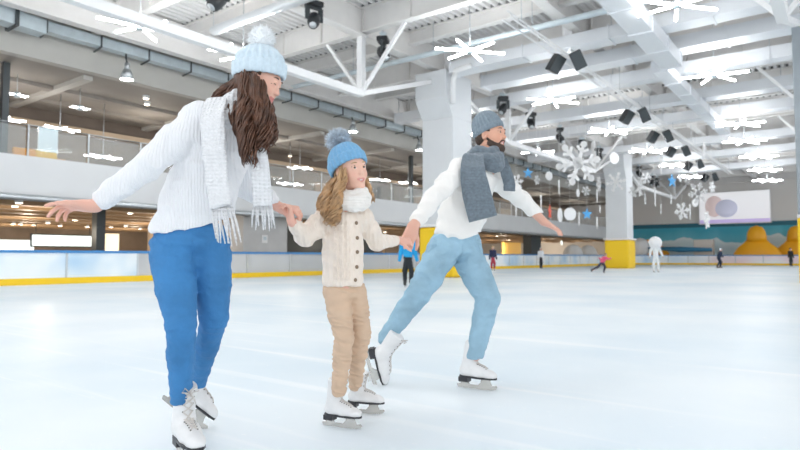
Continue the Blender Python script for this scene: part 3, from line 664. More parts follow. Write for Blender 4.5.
# ---- skin and cloth materials
def wave_bump(m, axis, period, strength, dist=.003, noise_mix=0, extra=None):
    nt = m.node_tree; N = nt.nodes; L = nt.links; p = N['Principled BSDF']; tc = N.new('ShaderNodeTexCoord')
    w = N.new('ShaderNodeTexWave'); w.wave_type = 'BANDS'; w.bands_direction = axis; w.inputs['Scale'].default_value = 2*math.pi/period/20.0
    w.inputs['Distortion'].default_value = 1.2; w.inputs['Detail'].default_value = 1; w.inputs['Detail Scale'].default_value = 2
    L.new(tc.outputs['Object'], w.inputs['Vector']); h = w.outputs['Fac']
    if extra:
        w2 = N.new('ShaderNodeTexWave'); w2.bands_direction = extra[0]; w2.inputs['Scale'].default_value = 2*math.pi/extra[1]/20.0; w2.inputs['Distortion'].default_value = 2
        L.new(tc.outputs['Object'], w2.inputs['Vector']); a = N.new('ShaderNodeMath'); a.operation = 'ADD'; L.new(h, a.inputs[0]); L.new(w2.outputs['Fac'], a.inputs[1]); h = a.outputs[0]
    b = N.new('ShaderNodeBump'); b.inputs['Strength'].default_value = strength; b.inputs['Distance'].default_value = dist
    L.new(h, b.inputs['Height']); L.new(b.outputs[0], p.inputs['Normal']); return m
M['skin'] = mat('skin', (.8, .5, .38), .5, attr='tone', sss=.12, spec=.35)
M['sweater_w'] = wave_bump(mat('white_rib_knit', (.83, .83, .845), .85, sheen=.3), 'X', .012, .55, .004)
M['sweater_m'] = mat('cream_fine_knit', (.88, .85, .81), .85, sheen=.3, bump=.15, bscale=220)
M['cardigan'] = wave_bump(mat('cream_cable_knit', (.86, .745, .64), .85, sheen=.3), 'X', .022, .6, .005, extra=('DIAGONAL', .03))
def denim(n, c):
    m = mat(n, c, .8, noise=.20, nscale=6, bump=.9, bscale=16); m.node_tree.nodes['Bump'].inputs['Distance'].default_value = .02; return m
M['jeans_w'] = denim('mid_blue_denim', (.045, .21, .47)); M['jeans_m'] = denim('light_blue_denim', (.32, .50, .62)); M['pants_g'] = mat('beige_twill', (.66, .47, .33), .8, noise=.08, nscale=8, bump=.2, bscale=200)
M['wool_w'] = wave_bump(mat('white_chunky_wool', (.80, .80, .81), .9, sheen=.3), 'X', .018, .6, .006, extra=('Z', .016))
M['wool_g'] = wave_bump(mat('grey_wool', (.17, .21, .245), .95, sheen=.3, noise=.2, nscale=60), 'Z', .010, .6, .003)
M['snood'] = wave_bump(mat('cream_wool', (.88, .84, .79), .9, sheen=.3), 'Z', .014, .5, .004)
M['hat_w'] = mat('pale_blue_knit', (.62, .73, .80), .9, sheen=.3, noise=.08, nscale=60); M['hat_g'] = mat('sky_blue_knit', (.20, .44, .68), .9, sheen=.3, noise=.1, nscale=60)
M['hat_m'] = mat('grey_knit', (.22, .275, .32), .9, sheen=.3, noise=.15, nscale=60)
M['pom_w'] = mat('pale_pompom', (.95, .97, .98), .95, sheen=.4); M['pom_g'] = mat('grey_blue_fur', (.74, .82, .90), .95, noise=.4, nscale=60)
M['hair_w'] = mat('brown_hair', (.12, .052, .028), .36, noise=.6, nscale=30, spec=.5); M['hair_g'] = mat('golden_hair', (.56, .34, .17), .42, noise=.45, nscale=30)
M['hair_m'] = mat('dark_brown_hair', (.06, .034, .022), .6, noise=.4, nscale=60)
M['boot'] = mat('white_leather', (.80, .79, .78), .42, noise=.05, nscale=20, bump=.15, bscale=60); M['sole'] = mat('black_sole', (.03, .03, .035), .4)
M['blade'] = mat('blade_steel', (.62, .60, .56), .25, .6); M['lace'] = mat('lace', (.66, .62, .58), .8); M['hook'] = mat('hook', (.15, .14, .13), .4, .6)
M['eyew'] = mat('eye_white', (.85, .83, .82), .2); M['iris'] = mat('iris', (.05, .03, .02), .2); M['teeth'] = mat('teeth', (.88, .86, .82), .3); M['button'] = mat('button', (.24, .16, .10), .4)
# ---- anatomy
def hand(S, wrist, d, n, side, s=1.0, curl=(.35, .4, .45, .5), thumb=.5, spread=.10, nails=None):
    """wrist point, d towards the fingers, n out of the palm, side +1/-1 = which way the thumb lies along d x n"""
    w = Vector(wrist); d = nz(d); n = nz(Vector(n)-d*Vector(n).dot(d)); l = d.cross(n)*side
    P = lambda a, b, c: w+(d*a+l*b+n*c)*s
    tips = []
    for off in (.026, .009, -.009, -.026): S.cone(P(.0, off*.55, 0), P(.085-abs(off-.006)*.2, off, 0), .015*s, .0125*s, .012*s, flat=n, ff=1.12)
    S.cone(P(-.010, 0, 0), P(.03, 0, 0), .0225*s, .026*s, .02*s, flat=n, ff=1.35); S.cone(P(.015, .018, .008), P(.05, .024, .008), .016*s, .013*s, .015*s)
    for i, (off, ln) in enumerate(((.0285, .074), (.0095, .083), (-.0095, .077), (-.0275, .062))):
        b = P(.083-abs(off-.006)*.25, off, .0); c = curl[i]; a = (1.5-i)*spread; p = b
        for j, (fr, r0, r1) in enumerate(((.45, .0090, .0080), (.30, .0080, .0073), (.25, .0073, .0060))):
            ang = c*(.8, 1.9, 2.6)[j]; dd = (d*math.cos(a)+l*math.sin(a)); dirn = dd*math.cos(ang)+n*math.sin(ang); q = p+dirn*ln*fr*s
            S.cone(p, q, r0*s*(1, 1, .97, .9)[i], r1*s*(1, 1, .97, .9)[i], .004*s); p = q
        tips.append(p)
    b = P(.02, .024, .006); t1 = nz(d*math.cos(.75)+l*math.sin(.75)+n*.35*thumb); t2 = nz(d*math.cos(.35)+l*math.sin(.35)*(1-thumb*.6)+n*.7*thumb)
    p1 = b+t1*.040*s; p2 = p1+nz(t1+t2)*.030*s; p3 = p2+t2*.024*s
    S.cone(b, p1, .0145*s, .0115*s, .008*s); S.cone(p1, p2, .0112*s, .0102*s, .005*s); S.cone(p2, p3, .0102*s, .008*s, .004*s)
def head(S, c, fwd, up, s=1.0, smile=.5, female=True, jaw=1.0, nose=1.0):
    R = frame(fwd, up); c = np.array(c)
    L = lambda x, y, z: c+R @ (np.array([x, y, z])*s)
    e = lambda x, y, z, rx, ry, rz, k=.02, op='+': S.ell(L(x, y, z), np.array([rx, ry, rz])*s, R, k*s, op)
    e(0, -.012, .032, .076, .098, .084); e(0, .030, -.012, .062, .060, .072, .03); e(0, .028, -.055, .050*jaw, .058, .048, .03)
    for q in (-1, 1):
        e(q*.036, .058, -.028, .024, .022, .022, .02); S.cone(L(q*.05*jaw, -.005, -.06), L(q*.012, .066, -.098), .018*s, .016*s, .02*s)
    e(0, .072, -.094, .020, .017, .017, .018)
    S.cone(L(-.032, .080, .030), L(.032, .080, .030), .011*s, None, .015*s)
    for q in (-1, 1): e(q*.031, .098, .010, .019, .016, .012, .012, '-')
    for q in (-1, 1): e(q*.031, .0765, .009, .016, .013, .013, .004); S.cone(L(q*.020, .090, .0185), L(q*.042, .085, .0165), .0042*s, None, .005*s); S.cone(L(q*.021, .086, -.001), L(q*.041, .083, .0), .0035*s, None, .006*s)
    S.cone(L(0, .085, .014), L(0, .103*nose, -.024), .0070*s, .0092*s, .012*s)
    for q in (-1, 1): S.cone(L(q*.010, .094, -.028), L(q*.008, .1, -.027), .0075*s, None, .006*s)
    w = .022+.006*smile; up_ = .008*smile
    S.chain([L(-w, .074, -.056+up_), L(-w*.5, .086, -.0555), L(0, .0895, -.054), L(w*.5, .086, -.0555), L(w, .074, -.056+up_)], [.003*s, .005*s, .0055*s, .005*s, .003*s], .005*s)
    S.chain([L(-w, .074, -.057+up_), L(-w*.5, .083, -.069), L(0, .086, -.072), L(w*.5, .083, -.069), L(w, .074, -.057+up_)], [.003*s, .0055*s, .0065*s, .0055*s, .003*s], .006*s)
    if smile > .7: e(0, .089, -.0615, .019, .009, .0045, .003, '-')
    for q in (-1, 1):
        e(q*.077, -.010, -.005, .010, .020, .032, .008); e(q*.084, -.004, .0, .006, .010, .016, .005, '-')
    return L, R
def face_bits(root, L, R, s, smile, brow, lash=True, iris='iris', look=(0, 0), closed=False):
    for q in (-1, 1):
        c = Vector(L(q*.031, .0790, .0085))
        if not closed:
            MB().lathe([(.0122*s*math.sin(t), -.0122*s*math.cos(t)) for t in np.linspace(.01, 3.13, 9)], 12, c).build('eye', 'eyew', root)
            f = nz(R @ np.array([look[0], 1, look[1]])); k = MB(); Mx = Matrix.Translation(c+f*.0110*s) @ f.to_track_quat('Z', 'Y').to_matrix().to_4x4()
            k.lathe([(0, 0), (.0062*s, 0), (.005*s, .0018*s), (0, .0022*s)], 12, mtx=Mx); k.build('iris', iris, root)
        pts = [L(q*(.031+a*.019), .0905-abs(a)*.006-(.006 if a*1 > .5 else 0), .0125+(.0075*(1-a*a)) - (.012 if closed else 0)) for a in np.linspace(-1, 1, 7)]
        MB().tube(pts, [.0006*s]+[.0018*s]*5+[.0008*s], 5).build('eyelashes', 'hair_m', root)
        pts = [L(q*(.031+a*.022), .094-abs(a)*.006-max(a, 0)*.006, .030+.006*(1-a*a)+a*.0) for a in np.linspace(-1, 1, 7)]
        MB().tube(pts, [.001*s, .0028*s, .0034*s, .0034*s, .003*s, .002*s, .0008*s], 6).build('eyebrow', brow, root)
    if smile > .7:
        w = .019
        k = MB(); vs = [Vector(L(x, .0855-x*x*14, z+abs(x)*.22)) for z in (-.0575, -.0655) for x in np.linspace(-w, w, 9)]
        vs2 = [Vector(L(x, .0785-x*x*14, z+abs(x)*.22)) for z in (-.0575, -.0655) for x in np.linspace(-w, w, 9)]
        k.add(vs+vs2, [(i, i+1, i+10, i+9) for i in range(8)]+[(18+i, 27+i, 28+i, 19+i) for i in range(8)]+[(i+1, i, 18+i, 19+i) for i in range(8)]+[(9+i, 10+i, 28+i, 27+i) for i in range(8)], True)
        k.build('teeth', 'teeth', root)
def skin_tone(base, L, R, s, lip=(.62, .22, .2), hands=(.80, .46, .36), stubble=None):
    c0 = L(0, 0, 0)
    def f(V):
        C = np.tile(np.array(base, float), (len(V), 1)); Q = ((V-c0) @ R)/s; x, y, z = Q.T
        near = (np.abs(Q) < .16).all(1)
        zc = -.0625+.30*np.abs(x); m = near & (np.abs(x) < .027) & (y > .072) & (np.abs(z-zc) < .0125*(1-(np.abs(x)/.032)**2)); C[m] = lip
        g = np.exp(-((np.abs(x)-.042)**2/.018**2+(z+.03)**2/.022**2))*(y > .02)*near*.35
        C = C*(1-g[:, None])+g[:, None]*np.array([base[0]*.98, base[1]*.70, base[2]*.66])
        far = ~near; C[far] = hands; return C
    return f
def leg(S, hip, knee, ankle, r, k=.014, flare=0):
    S.chain([hip, hip*.5+knee*.5, knee], [r[0], r[1], r[2]], k); c = knee*.62+ankle*.38
    back = nz((hip-knee).cross((ankle-knee)) if (hip-knee).cross(ankle-knee).length > 1e-4 else (1, 0, 0))
    S.chain([knee, c, ankle], [r[2], r[3], r[4]], k)
def beanie(root, c, fwd, up, s, r, h, m, ribs, rim, cables=False, tilt=0):
    """folded knit hat: opening at c, axis up; r = radius, h = height"""
    z_ = nz(up); y_ = nz(Vector(fwd)-z_*Vector(fwd).dot(z_)); R = np.array([y_.cross(z_), y_, z_]).T; k = MB(); n = ribs*6; Mx = Matrix.Translation(c) @ Matrix(R.tolist()).to_4x4()
    prof = [(.90, .0), (.97, .10), (1.0, .22), (.99, .36), (.95, .52), (.85, .68), (.70, .82), (.50, .92), (.28, .985), (.06, 1.0)]
    P = []
    for i in range(25):
        t = i/24*(len(prof)-1); j = min(int(t), len(prof)-2); f = t-j; P.append((prof[j][0]*(1-f)+prof[j+1][0]*f, prof[j][1]*(1-f)+prof[j+1][1]*f))
    vs = []; fs = []
    for i, (q, z) in enumerate(P):
        for a in range(n):
            th = 2*math.pi*a/n; rb = 1+.052*math.sin(ribs*th)*(1 if not cables else (1+.6*math.sin(z*h/.012+ (2 if (a*ribs//n) % 2 else 0)))) * min(1, q*1.4)
            vs.append(Mx @ Vector((r*q*rb*math.cos(th)*.88, r*q*rb*math.sin(th)*1.04, z*h)))
    for i in range(len(P)-1):
        for a in range(n): b = (a+1) % n; fs.append((i*n+a, i*n+b, (i+1)*n+b, (i+1)*n+a))
    fs.append(tuple((len(P)-1)*n+a for a in range(n))); k.add(vs, fs, True); hat = k.build('knit_hat', m, root)
    k = MB(); vs = []; fs = []; n = ribs*6; pr = [(.96, -.02), (1.01, -.01), (1.045, .1), (1.065, .5), (1.065, .9), (1.04, 1.0), (.96, 1.02)]
    for q, z in pr:
        for a in range(n):
            th = 2*math.pi*a/n; rb = 1+.040*math.sin(ribs*th); vs.append(Mx @ Vector((r*q*rb*math.cos(th)*.88, r*q*rb*math.sin(th)*1.04, z*rim)))
    for i in range(len(pr)-1):
        for a in range(n): b = (a+1) % n; fs.append((i*n+a, i*n+b, (i+1)*n+b, (i+1)*n+a))
    k.add(vs, fs, True).build('folded_brim', m, hat); return hat
def pompom(parent, c, r, m, spikes=900, fur=.35, w=.0022, seed=1, core=.8):
    q = random.Random(seed); k = MB(); k.lathe([(r*core*math.sin(t), -r*core*math.cos(t)) for t in np.linspace(.02, 3.12, 12)], 18, c)
    for i in range(spikes):
        z = q.uniform(-1, 1); a = q.uniform(0, 6.283); d = Vector((math.sqrt(1-z*z)*math.cos(a), math.sqrt(1-z*z)*math.sin(a), z)); L_ = r*(1+q.uniform(-fur, fur)*.5)
        j = Vector((q.gauss(0, 1), q.gauss(0, 1), q.gauss(0, 1)))*r*.12; k.tube([Vector(c)+d*r*.7, Vector(c)+d*L_+j], [w*1.4, w*.4], 3, False)
    return k.build('pompom', m, parent)
def strands(root, guides, m, seed=3, name='hair'):
    """guides: (list of points, count, spread start, spread end, wave amplitude, radius)"""
    q = random.Random(seed); k = MB()
    for pts, cnt, s0, s1, amp, r in guides:
        pts = [Vector(p) for p in pts]
        for _ in range(cnt):
            o = Vector((q.gauss(0, 1), q.gauss(0, 1), q.gauss(0, .6))); o = o/max(o.length, .6); n = 22; ph = q.uniform(0, 6.28); out = []; fq = q.uniform(2.2, 3.4); ln = q.uniform(.82, 1.0)
            ph0 = ph*.25
            for i in range(n):
                t = i/(n-1)*ln*(len(pts)-1); j = min(int(t), len(pts)-2); f = t-j
                P = [pts[max(j-1, 0)], pts[j], pts[j+1], pts[min(j+2, len(pts)-1)]]
                c = .5*((2*P[1])+(-P[0]+P[2])*f+(2*P[0]-5*P[1]+4*P[2]-P[3])*f*f+(-P[0]+3*P[1]-3*P[2]+P[3])*f**3)
                u = i/(n-1); sp = s0+(s1-s0)*u; wv = amp*min(1, u*1.6)
                out.append(c+o*sp+Vector((math.sin(fq*u*6.28+ph0), math.cos(fq*u*6.28+ph0), 0))*wv)
            k.tube(out, [r*(.7+.5*math.sin(min(1, (i/(n-1))*1.15)*3.0)) if i < n-1 else r*.15 for i in range(n)], 5)
    return k.build(name, m, root)
def ribbon(root, pts, wdir, w, th, m, name='scarf', fringe=0, flen=.08, seed=2, n=26, ripple=.004):
    """a flat knitted band with thickness swept along pts; wdir gives the width direction at each point"""
    pts = [Vector(p) for p in pts]; wd = [nz(x) for x in wdir]; ws = w if hasattr(w, '__len__') else [w]*len(pts); rings = []; q = random.Random(seed)
    def cr(A, t):
        j = min(int(t), len(A)-2); f = t-j; P = [A[max(j-1, 0)], A[j], A[j+1], A[min(j+2, len(A)-1)]]
        return .5*((2*P[1])+(-P[0]+P[2])*f+(2*P[0]-5*P[1]+4*P[2]-P[3])*f*f+(-P[0]+3*P[1]-3*P[2]+P[3])*f**3)
    for i in range(n):
        t = i/(n-1)*(len(pts)-1); rings.append((cr(pts, t), nz(cr(wd, t)), float(np.interp(t, range(len(ws)), ws))))
    K = 20; vs = []; fs = []
    for i, (p, x, ww) in enumerate(rings):
        t = nz(rings[min(i+1, n-1)][0]-rings[max(i-1, 0)][0]); x = nz(x-t*x.dot(t)); y = t.cross(x)
        for a in range(K):
            th_ = 2*math.pi*a/K; cx = math.copysign(abs(math.cos(th_))**.45, math.cos(th_)); cy = math.copysign(abs(math.sin(th_))**.8, math.sin(th_))
            vs.append(p+x*cx*ww/2+y*(cy*th/2+ripple*math.sin(cx*7+i*.35)+ripple*.6*math.sin(i*1.1)))
    for i in range(n-1):
        for a in range(K): b = (a+1) % K; fs.append((i*K+a, i*K+b, (i+1)*K+b, (i+1)*K+a))
    fs += [tuple(range(K-1, -1, -1)), tuple((n-1)*K+a for a in range(K))]
    o = MB().add(vs, fs, True).build(name, m, root)
    if fringe:
        k = MB(); p, x, ww = rings[-1]; d = nz(rings[-1][0]-rings[-3][0])
        for i in range(fringe):
            u = (i+.5)/fringe-.5; a = p+x*u*ww; dd = nz(d+x*(u*.35+q.uniform(-.12, .12))+Vector((0, q.uniform(-.1, .1), -.4))); L_ = flen*q.uniform(.8, 1.1)
            k.tube([a-d*.005, a+dd*L_*.5+Vector((q.uniform(-.004, .004), q.uniform(-.004, .004), 0)), a+dd*L_], [.0045, .005, .0025], 5)
        k.build('fringe', m, o)
    return o
def scalp(root, L, R, s, m, low=-.075, grow=1.0):
    S = SDF(); S.ell(L(0, -.016, .030), np.array([.0805, .1015, .087])*s*grow, R, .02); S.ell(L(0, -.045, -.02), np.array([.070, .066, .06])*s*grow, R, .03)
    S.plane(L(0, .040, 0), R @ np.array([0, 1, .35])); S.plane(L(0, 0, low), R @ np.array([0, .25, -1]))
    for q in (-1, 1): S.ell(L(q*.082, .008, -.012), np.array([.020, .030, .034])*s, R, .005, '-')
    return S.build('hair', m, root, .0045, folds(4, .002, .02))
def loops(root, specs, m, vox=.006, disp=None, name='scarf'):
    """specs: closed loops (centre, normal, radius x, radius y, tube radius, phase)"""
    S = SDF()
    for c, nrm, front, rx, ry, r, wob in specs:
        R = frame(front, nrm); pts = []
        for i in range(17):
            a = 2*math.pi*i/16; pts.append(np.array(c)+R @ np.array([rx*math.cos(a), ry*math.sin(a), wob*math.sin(a*2+1)+wob*math.cos(a*3)]))
        S.chain(pts, [r*(1+.15*math.sin(i*1.3+r*90)) for i in range(17)], .008)
    return S.build(name, m, root, vox, disp)
# ---- skate
def skate(root, heel_pos, toe, upv, s=1.0, shaft=None, lace_seed=1):
    """heel_pos: bottom of the blade under the ankle; toe, upv: directions; shaft: direction of the shin"""
    toe = nz(toe); upv = nz(Vector(upv)-toe*Vector(upv).dot(toe)); sd = upv.cross(toe)
    O = Vector(heel_pos); R3 = Matrix((toe, sd, upv)).transposed()
    W = lambda x, y, z: O+R3 @ (Vector((x, y, z))*s)
    sh = Vector(shaft) if shaft else upv; shl = R3.inverted() @ nz(sh); shl.y *= .5; shl.normalize()
    S = SDF(); A = Vector((-.048, 0, .125)); T = A+shl*.165
    P = lambda v: W(*v)
    S.cone(W(-.062, 0, .112), W(.04, 0, .105), .037*s, .040*s, .02*s); S.cone(W(.04, 0, .105), W(.118, 0, .098), .042*s, .036*s, .02*s, flat=upv, ff=1.1)
    S.cone(W(.118, 0, .098), W(.135, 0, .094), .034*s, .028*s, .02*s, flat=upv, ff=1.2)
    S.cone(P(A), P(T), .043*s, .052*s, .03*s, flat=sd, ff=1.12); S.cone(P(A+shl*.03+Vector((.01, 0, 0))), W(.06, 0, .120), .036*s, .030*s, .035*s)
    S.cone(P(A+shl*.05+Vector((.012, 0, 0))), P(T+Vector((.02, 0, .012))), .034*s, .036*s, .02*s)
    S.plane(W(0, 0, .083), -upv); S.plane(P(T+shl*.022), R3 @ shl)
    b = S.build('ice_skate', 'boot', root, .0045*s, folds(11+lace_seed, .0012, .05))
    out = [(-.103, 0), (-.098, -.022), (-.075, -.035), (-.03, -.036), (.03, -.043), (.08, -.045), (.13, -.036), (.158, -.018), (.166, 0)]
    out = out+[(x, -y) for x, y in out[-2:0:-1]]; Mx = Matrix.Translation(O) @ (R3.to_4x4() @ Matrix.Diagonal((s, s, s, 1)))
    k = MB(); k.prism(out, .073, .085, Mx)
    k.prism([(-.104, -.025), (-.03, -.03), (-.038, .03-.0)][:0] or [(-.104, -.026), (-.034, -.031), (-.034, .031), (-.104, .026)], .042, .074, Mx); k.build('sole', 'sole', b)
    k = MB()
    prof = [(-.125, .012), (-.118, .002), (-.06, -.000), (.05, 0), (.13, .002), (.158, .010), (.168, .024), (.160, .034), (.13, .030), (.12, .05), (.115, .073), (.055, .073), (.048, .045), (.03, .026), (-.03, .026), (-.042, .042), (-.095, .042), (-.10, .026), (-.125, .022)]
    Mv = Mx @ Matrix.Rotation(math.pi/2, 4, 'X'); k.prism(prof, -.0028, .0028, Mv)
    k.prism([(-.10, -.02), (-.04, -.02), (-.04, .02), (-.10, .02)], .038, .043, Mx); k.prism([(.05, -.028), (.13, -.028), (.13, .028), (.05, .028)], .069, .0735, Mx); k.build('blade', 'blade', b)
    # laces up the instep and shaft
    k = MB(); hk = MB(); Bb = bvh(b)
    def SP_(v, nn, off=.002):
        o_ = W(*(v+nn*.06)); d_ = -(R3 @ nn).normalized(); loc, nor, i_, ds = Bb.ray_cast(o_, d_, .12*s)
        return (loc if loc else W(*v))-d_*off*s
    front0, front1, front2 = Vector((.095, 0, .134)), Vector((.022, 0, .168)), None
    fr = Vector((shl.z, 0, -shl.x)); F1 = A+shl*.055+fr*.052; F2 = T+fr*.060+shl*.012
    F0 = Vector((.092, 0, .133)); nodes = [F0.lerp(F1, t) for t in (0, .2, .4, .6, .8, 1)]+[F1.lerp(F2, t) for t in (.28, .55, .8, 1)]
    N0_ = [nz(Vector((.35, 0, .95)).lerp(fr, t)) for t in (0, .05, .15, .3, .6, .9)]+[fr]*4
    for i in range(len(nodes)):
        p, nn = nodes[i], N0_[i]; wd = .014+.008*(i/9)
        for sg in (-1, 1):
            e0 = p+Vector((0, sg*wd, 0))+nn*(-.001); hk.lathe([(0, -.003*s), (.0035*s, -.002*s), (.0035*s, .002*s), (0, .003*s)], 6, SP_(e0, nn, .001))
            if i < len(nodes)-1:
                p2 = nodes[i+1]; e1 = p2+Vector((0, -sg*(wd+.001), 0)); mid = (p+p2)/2+nn*.007; k.tube([SP_(e0, nn), SP_((e0*.67+e1*.33), nn, .004), SP_(e0*.33+e1*.67, nn, .004), SP_(e1, nn)], .0028*s, 5)
    top = nodes[-1]
    for sg in (-1, 1):
        a = R3.inverted() @ ((SP_(top, fr, .004)-O)/s); k.tube([P(a), P(a+Vector((.012, sg*.022, .022))), P(a+Vector((.014, sg*.034, .006))), P(a+fr*.006)], .0026*s, 5)
        k.tube([P(a), P(a+Vector((.016, sg*.012, -.018))), P(a+Vector((.012, sg*.022, -.045)))], .0024*s, 5)
    k.build('laces', 'lace', b); hk.build('lace_hooks', 'hook', b)
    return W
class Fig:
    def __init__(s, label, px, py, group=None):
        s.base = on_z(px, py, 0); s.Y0 = (s.base-EYE).dot(FV); s.X0 = (s.base-EYE).dot(RV)
        s.root = thing('person', label, 'person', s.base, YAW, group)
    def J(s, px, py, dy=0):
        p = at(px, py, s.Y0+dy)-s.base; return Vector((p.dot(RV), p.dot(FV), p.z))
    def G(s, px, py):      # a point on the ice
        p = on_z(px, py, 0)-s.base; return Vector((p.dot(RV), p.dot(FV), 0))
def torso(S, pts, wd, f0, f1, k=.05):
    n = len(pts)
    for i in range(n):
        t = i/(n-1); up = nz(pts[min(i+1, n-1)]-pts[max(i-1, 0)]); f = nz(Vector(f0).lerp(Vector(f1), t)); R = frame(f, up)
        # frame gives side, forward', up with forward kept; re-orthogonalise on the spine
        f2 = nz(f-up*f.dot(up)); x = f2.cross(up); R = np.array([x, f2, up]).T
        h = max((pts[min(i+1, n-1)]-pts[max(i-1, 0)]).length*.62, .05); S.ell(pts[i], (wd[i][0], wd[i][1], h), R, k)
def snapper(fig, o):
    B = bvh(o); e = EYE-fig.base; e = Vector((e.dot(RV), e.dot(FV), e.z))
    def g(px, py, off=0):
        d = nz(fig.J(px, py, 0)-e); loc, nor, i, ds = B.ray_cast(e, d); return (loc+nor*off) if loc else None
    return g
def seam(fig, o, path, m, r=.0022, name='seam', n=16):
    g = snapper(fig, o); pts = []
    for i in range(n):
        t = i/(n-1)*(len(path)-1); j = min(int(t), len(path)-2); f_ = t-j
        p_ = g(path[j][0]*(1-f_)+path[j+1][0]*f_, path[j][1]*(1-f_)+path[j+1][1]*f_, r*.3)
        if p_ is not None and (not pts or (p_-pts[-1]).length < .12): pts.append(p_)
    if len(pts) > 2: return MB().tube(pts, r, 5).build(name, m, o)
def dbg(n, *p):
    print('LEN', n, ['%.3f' % (p[i+1]-p[i]).length for i in range(len(p)-1)])
SKIN_W, SKIN_G, SKIN_M = (.80, .47, .36), (.84, .52, .40), (.74, .40, .28)
# ================================================================ WOMAN
f = Fig('woman in white ribbed sweater, blue jeans and pale bobble hat holding the girl\'s hand', 186, 462, 'family skating hand in hand')
J, root = f.J, f.root
hd = J(259, 82, .02); fw = Vector((.93, -.12, -.34)); up = Vector((.32, 0, .95))
rs, ls = J(199, 119, -.02), J(243, 128, .16)         # shoulder joints
re, rw = J(150, 164, -.16), J(94, 206, -.19)
le, lw = J(246, 187, .30), J(281, 208, .30)
hipL, hipR = J(212, 250, .10), J(173, 248, -.02)
kR, aR = J(181, 322, -.07), J(181, 404, .03)
kL, aL = J(214, 318, .10), J(197, 384, .36)
dbg('W arm R', rs, re, rw); dbg('W arm L', ls, le, lw); dbg('W legR', hipR, kR, aR); dbg('W legL', hipL, kL, aL)
neck = J(236, 112, .06); pel = J(192, 240, .04)
S = SDF(); L, R = head(S, hd, fw, up, .98, smile=.3)
S.cone(neck, Vector(L(0, -.02, -.06)), .052, .050, .03)
torso(S, [pel, pel.lerp(neck, .4), pel.lerp(neck, .8)], [(.11, .065), (.10, .065), (.12, .07)], (.35, -.94, 0), (.64, -.77, 0), .03)
for a, b, c in ((rs, re, rw), (ls, le, lw)): S.chain([a, b, c], [.042, .034, .024], .02)
for a, b, c in ((hipR+Vector((.01, .03, 0)), kR, aR), (hipL, kL, aL)): S.chain([a, b, c], [.055, .038, .022], .02)
hand(S, rw, (-1, -.22, .0), (-.05, -.30, -.95), 1, 1.10, curl=(.16, .42, .58, .66), thumb=.3, spread=.13)
hand(S, lw, (.85, .0, -.10), (-.1, .45, -.85), -1, .95, curl=(.9, .95, 1., 1.), thumb=.9, spread=.04)
S.build('body', 'skin', root, .0036, color=skin_tone(SKIN_W, L, R, .98)); scalp(root, L, R, .98, 'hair_w')
face_bits(root, L, R, .98, .3, 'hair_w', closed=True)
# sweater
S = SDF(); p0, p1, p2, p3, p4 = J(191, 234, .05), J(196, 208, .045), J(206, 178, .04), J(216, 148, .05), J(224, 126, .06)
torso(S, [p0, p1, p2, p3, p4], [(.182, .125), (.165, .125), (.150, .125), (.160, .130), (.150, .100)], (.35, -.94, 0), (.64, -.77, 0), .05)
S.cone(rs, ls, .062, .062, .04); S.cone(neck, neck+Vector((.01, 0, .04)), .06, .058, .03)
S.chain([rs, rs.lerp(re, .5), re, re.lerp(rw, .6), rw+(re-rw)*.20], [.074, .066, .056, .046, .040], .03)
S.chain([ls, le, le.lerp(lw, .6), lw+(le-lw)*.24], [.070, .056, .046, .038], .03)
S.cone(rw+(re-rw)*.16, rw+(re-rw)*.32, .041, .043, .008); S.cone(lw+(le-lw)*.20, lw+(le-lw)*.36, .040, .041, .008)
hm = J(190, 229, -.08); S.plane(hm, Vector((.14, .30, -1.0)))
S.build('sweater', 'sweater_w', root, .006, folds(5, .009, .13, (1, 1, 1.3)))
# jeans
S = SDF(); torso(S, [J(191, 243, .045), J(191, 230, .045)], [(.170, .115), (.150, .105)], (.35, -.94, 0), (.35, -.94, 0), .04)
S.cone(J(205, 249, .10), J(205, 256, .10), .09, .09, .05); S.cone(J(176, 249, .02), J(176, 256, .02), .088, .088, .05)
leg(S, J(172, 256, .0), kR, aR, (.094, .084, .064, .058, .044)); leg(S, J(210, 256, .10), kL, aL, (.096, .084, .062, .054, .042))
S.plane(J(182, 405, .0), (0, 0, -1))
S.plane(J(190, 221, 0), Vector((0, 0, 1)))
S.plane(aR+nz(aR-kR)*.02, (0, 0, -1)) if False else None
jw = S.build('jeans', 'jeans_w', root, .006, folds(21, .0048, .12, (.7, .7, 1.9)))
# hat, pompom
ht = Vector(L(0, -.008, .020)); hu = nz(Vector((.03, 0, 1))); hat = beanie(root, ht, fw, hu, 1, .109, .150, 'hat_w', 22, .062, True)
pompom(hat, ht+hu*.176+Vector((.006, 0, 0)), .054, 'pom_w', 1500, .06, .0026, 1, .97)
seam(f, jw, [(152, 232), (157, 240), (166, 246)], 'jeans_w', .002, 'pocket_seam'); seam(f, jw, [(192, 240), (193, 252), (191, 262)], 'jeans_w', .002, 'fly_seam')
# hair
G = []
q = lambda x, y, d=0: J(x, y, d)
G.append(([q(247, 76, -.07), q(246, 100, -.10), q(246, 128, -.13), q(250, 165, -.15)], 90, .030, .026, .014, .0040))
G.append(([q(254, 78, -.085), q(257, 105, -.11), q(264, 130, -.12), q(263, 152, -.12)], 80, .022, .024, .014, .0040))
G.append(([q(262, 82, -.06), q(266, 105, -.085), q(271, 130, -.09), q(268, 146, -.09)], 45, .012, .020, .013, .0038))
G.append(([q(240, 82, .02), q(232, 96, .02), q(238, 120, -.08), q(247, 150, -.13)], 60, .020, .024, .012, .0040))
G.append(([q(240, 80, .05), q(228, 88, .05), q(218, 96, .04), q(214, 112, .03)], 34, .020, .018, .006, .0045))
G.append(([q(270, 98, .09), q(272, 118, .08), q(274, 140, .05)], 12, .010, .014, .008, .0045))
strands(root, G, 'hair_w', 5)
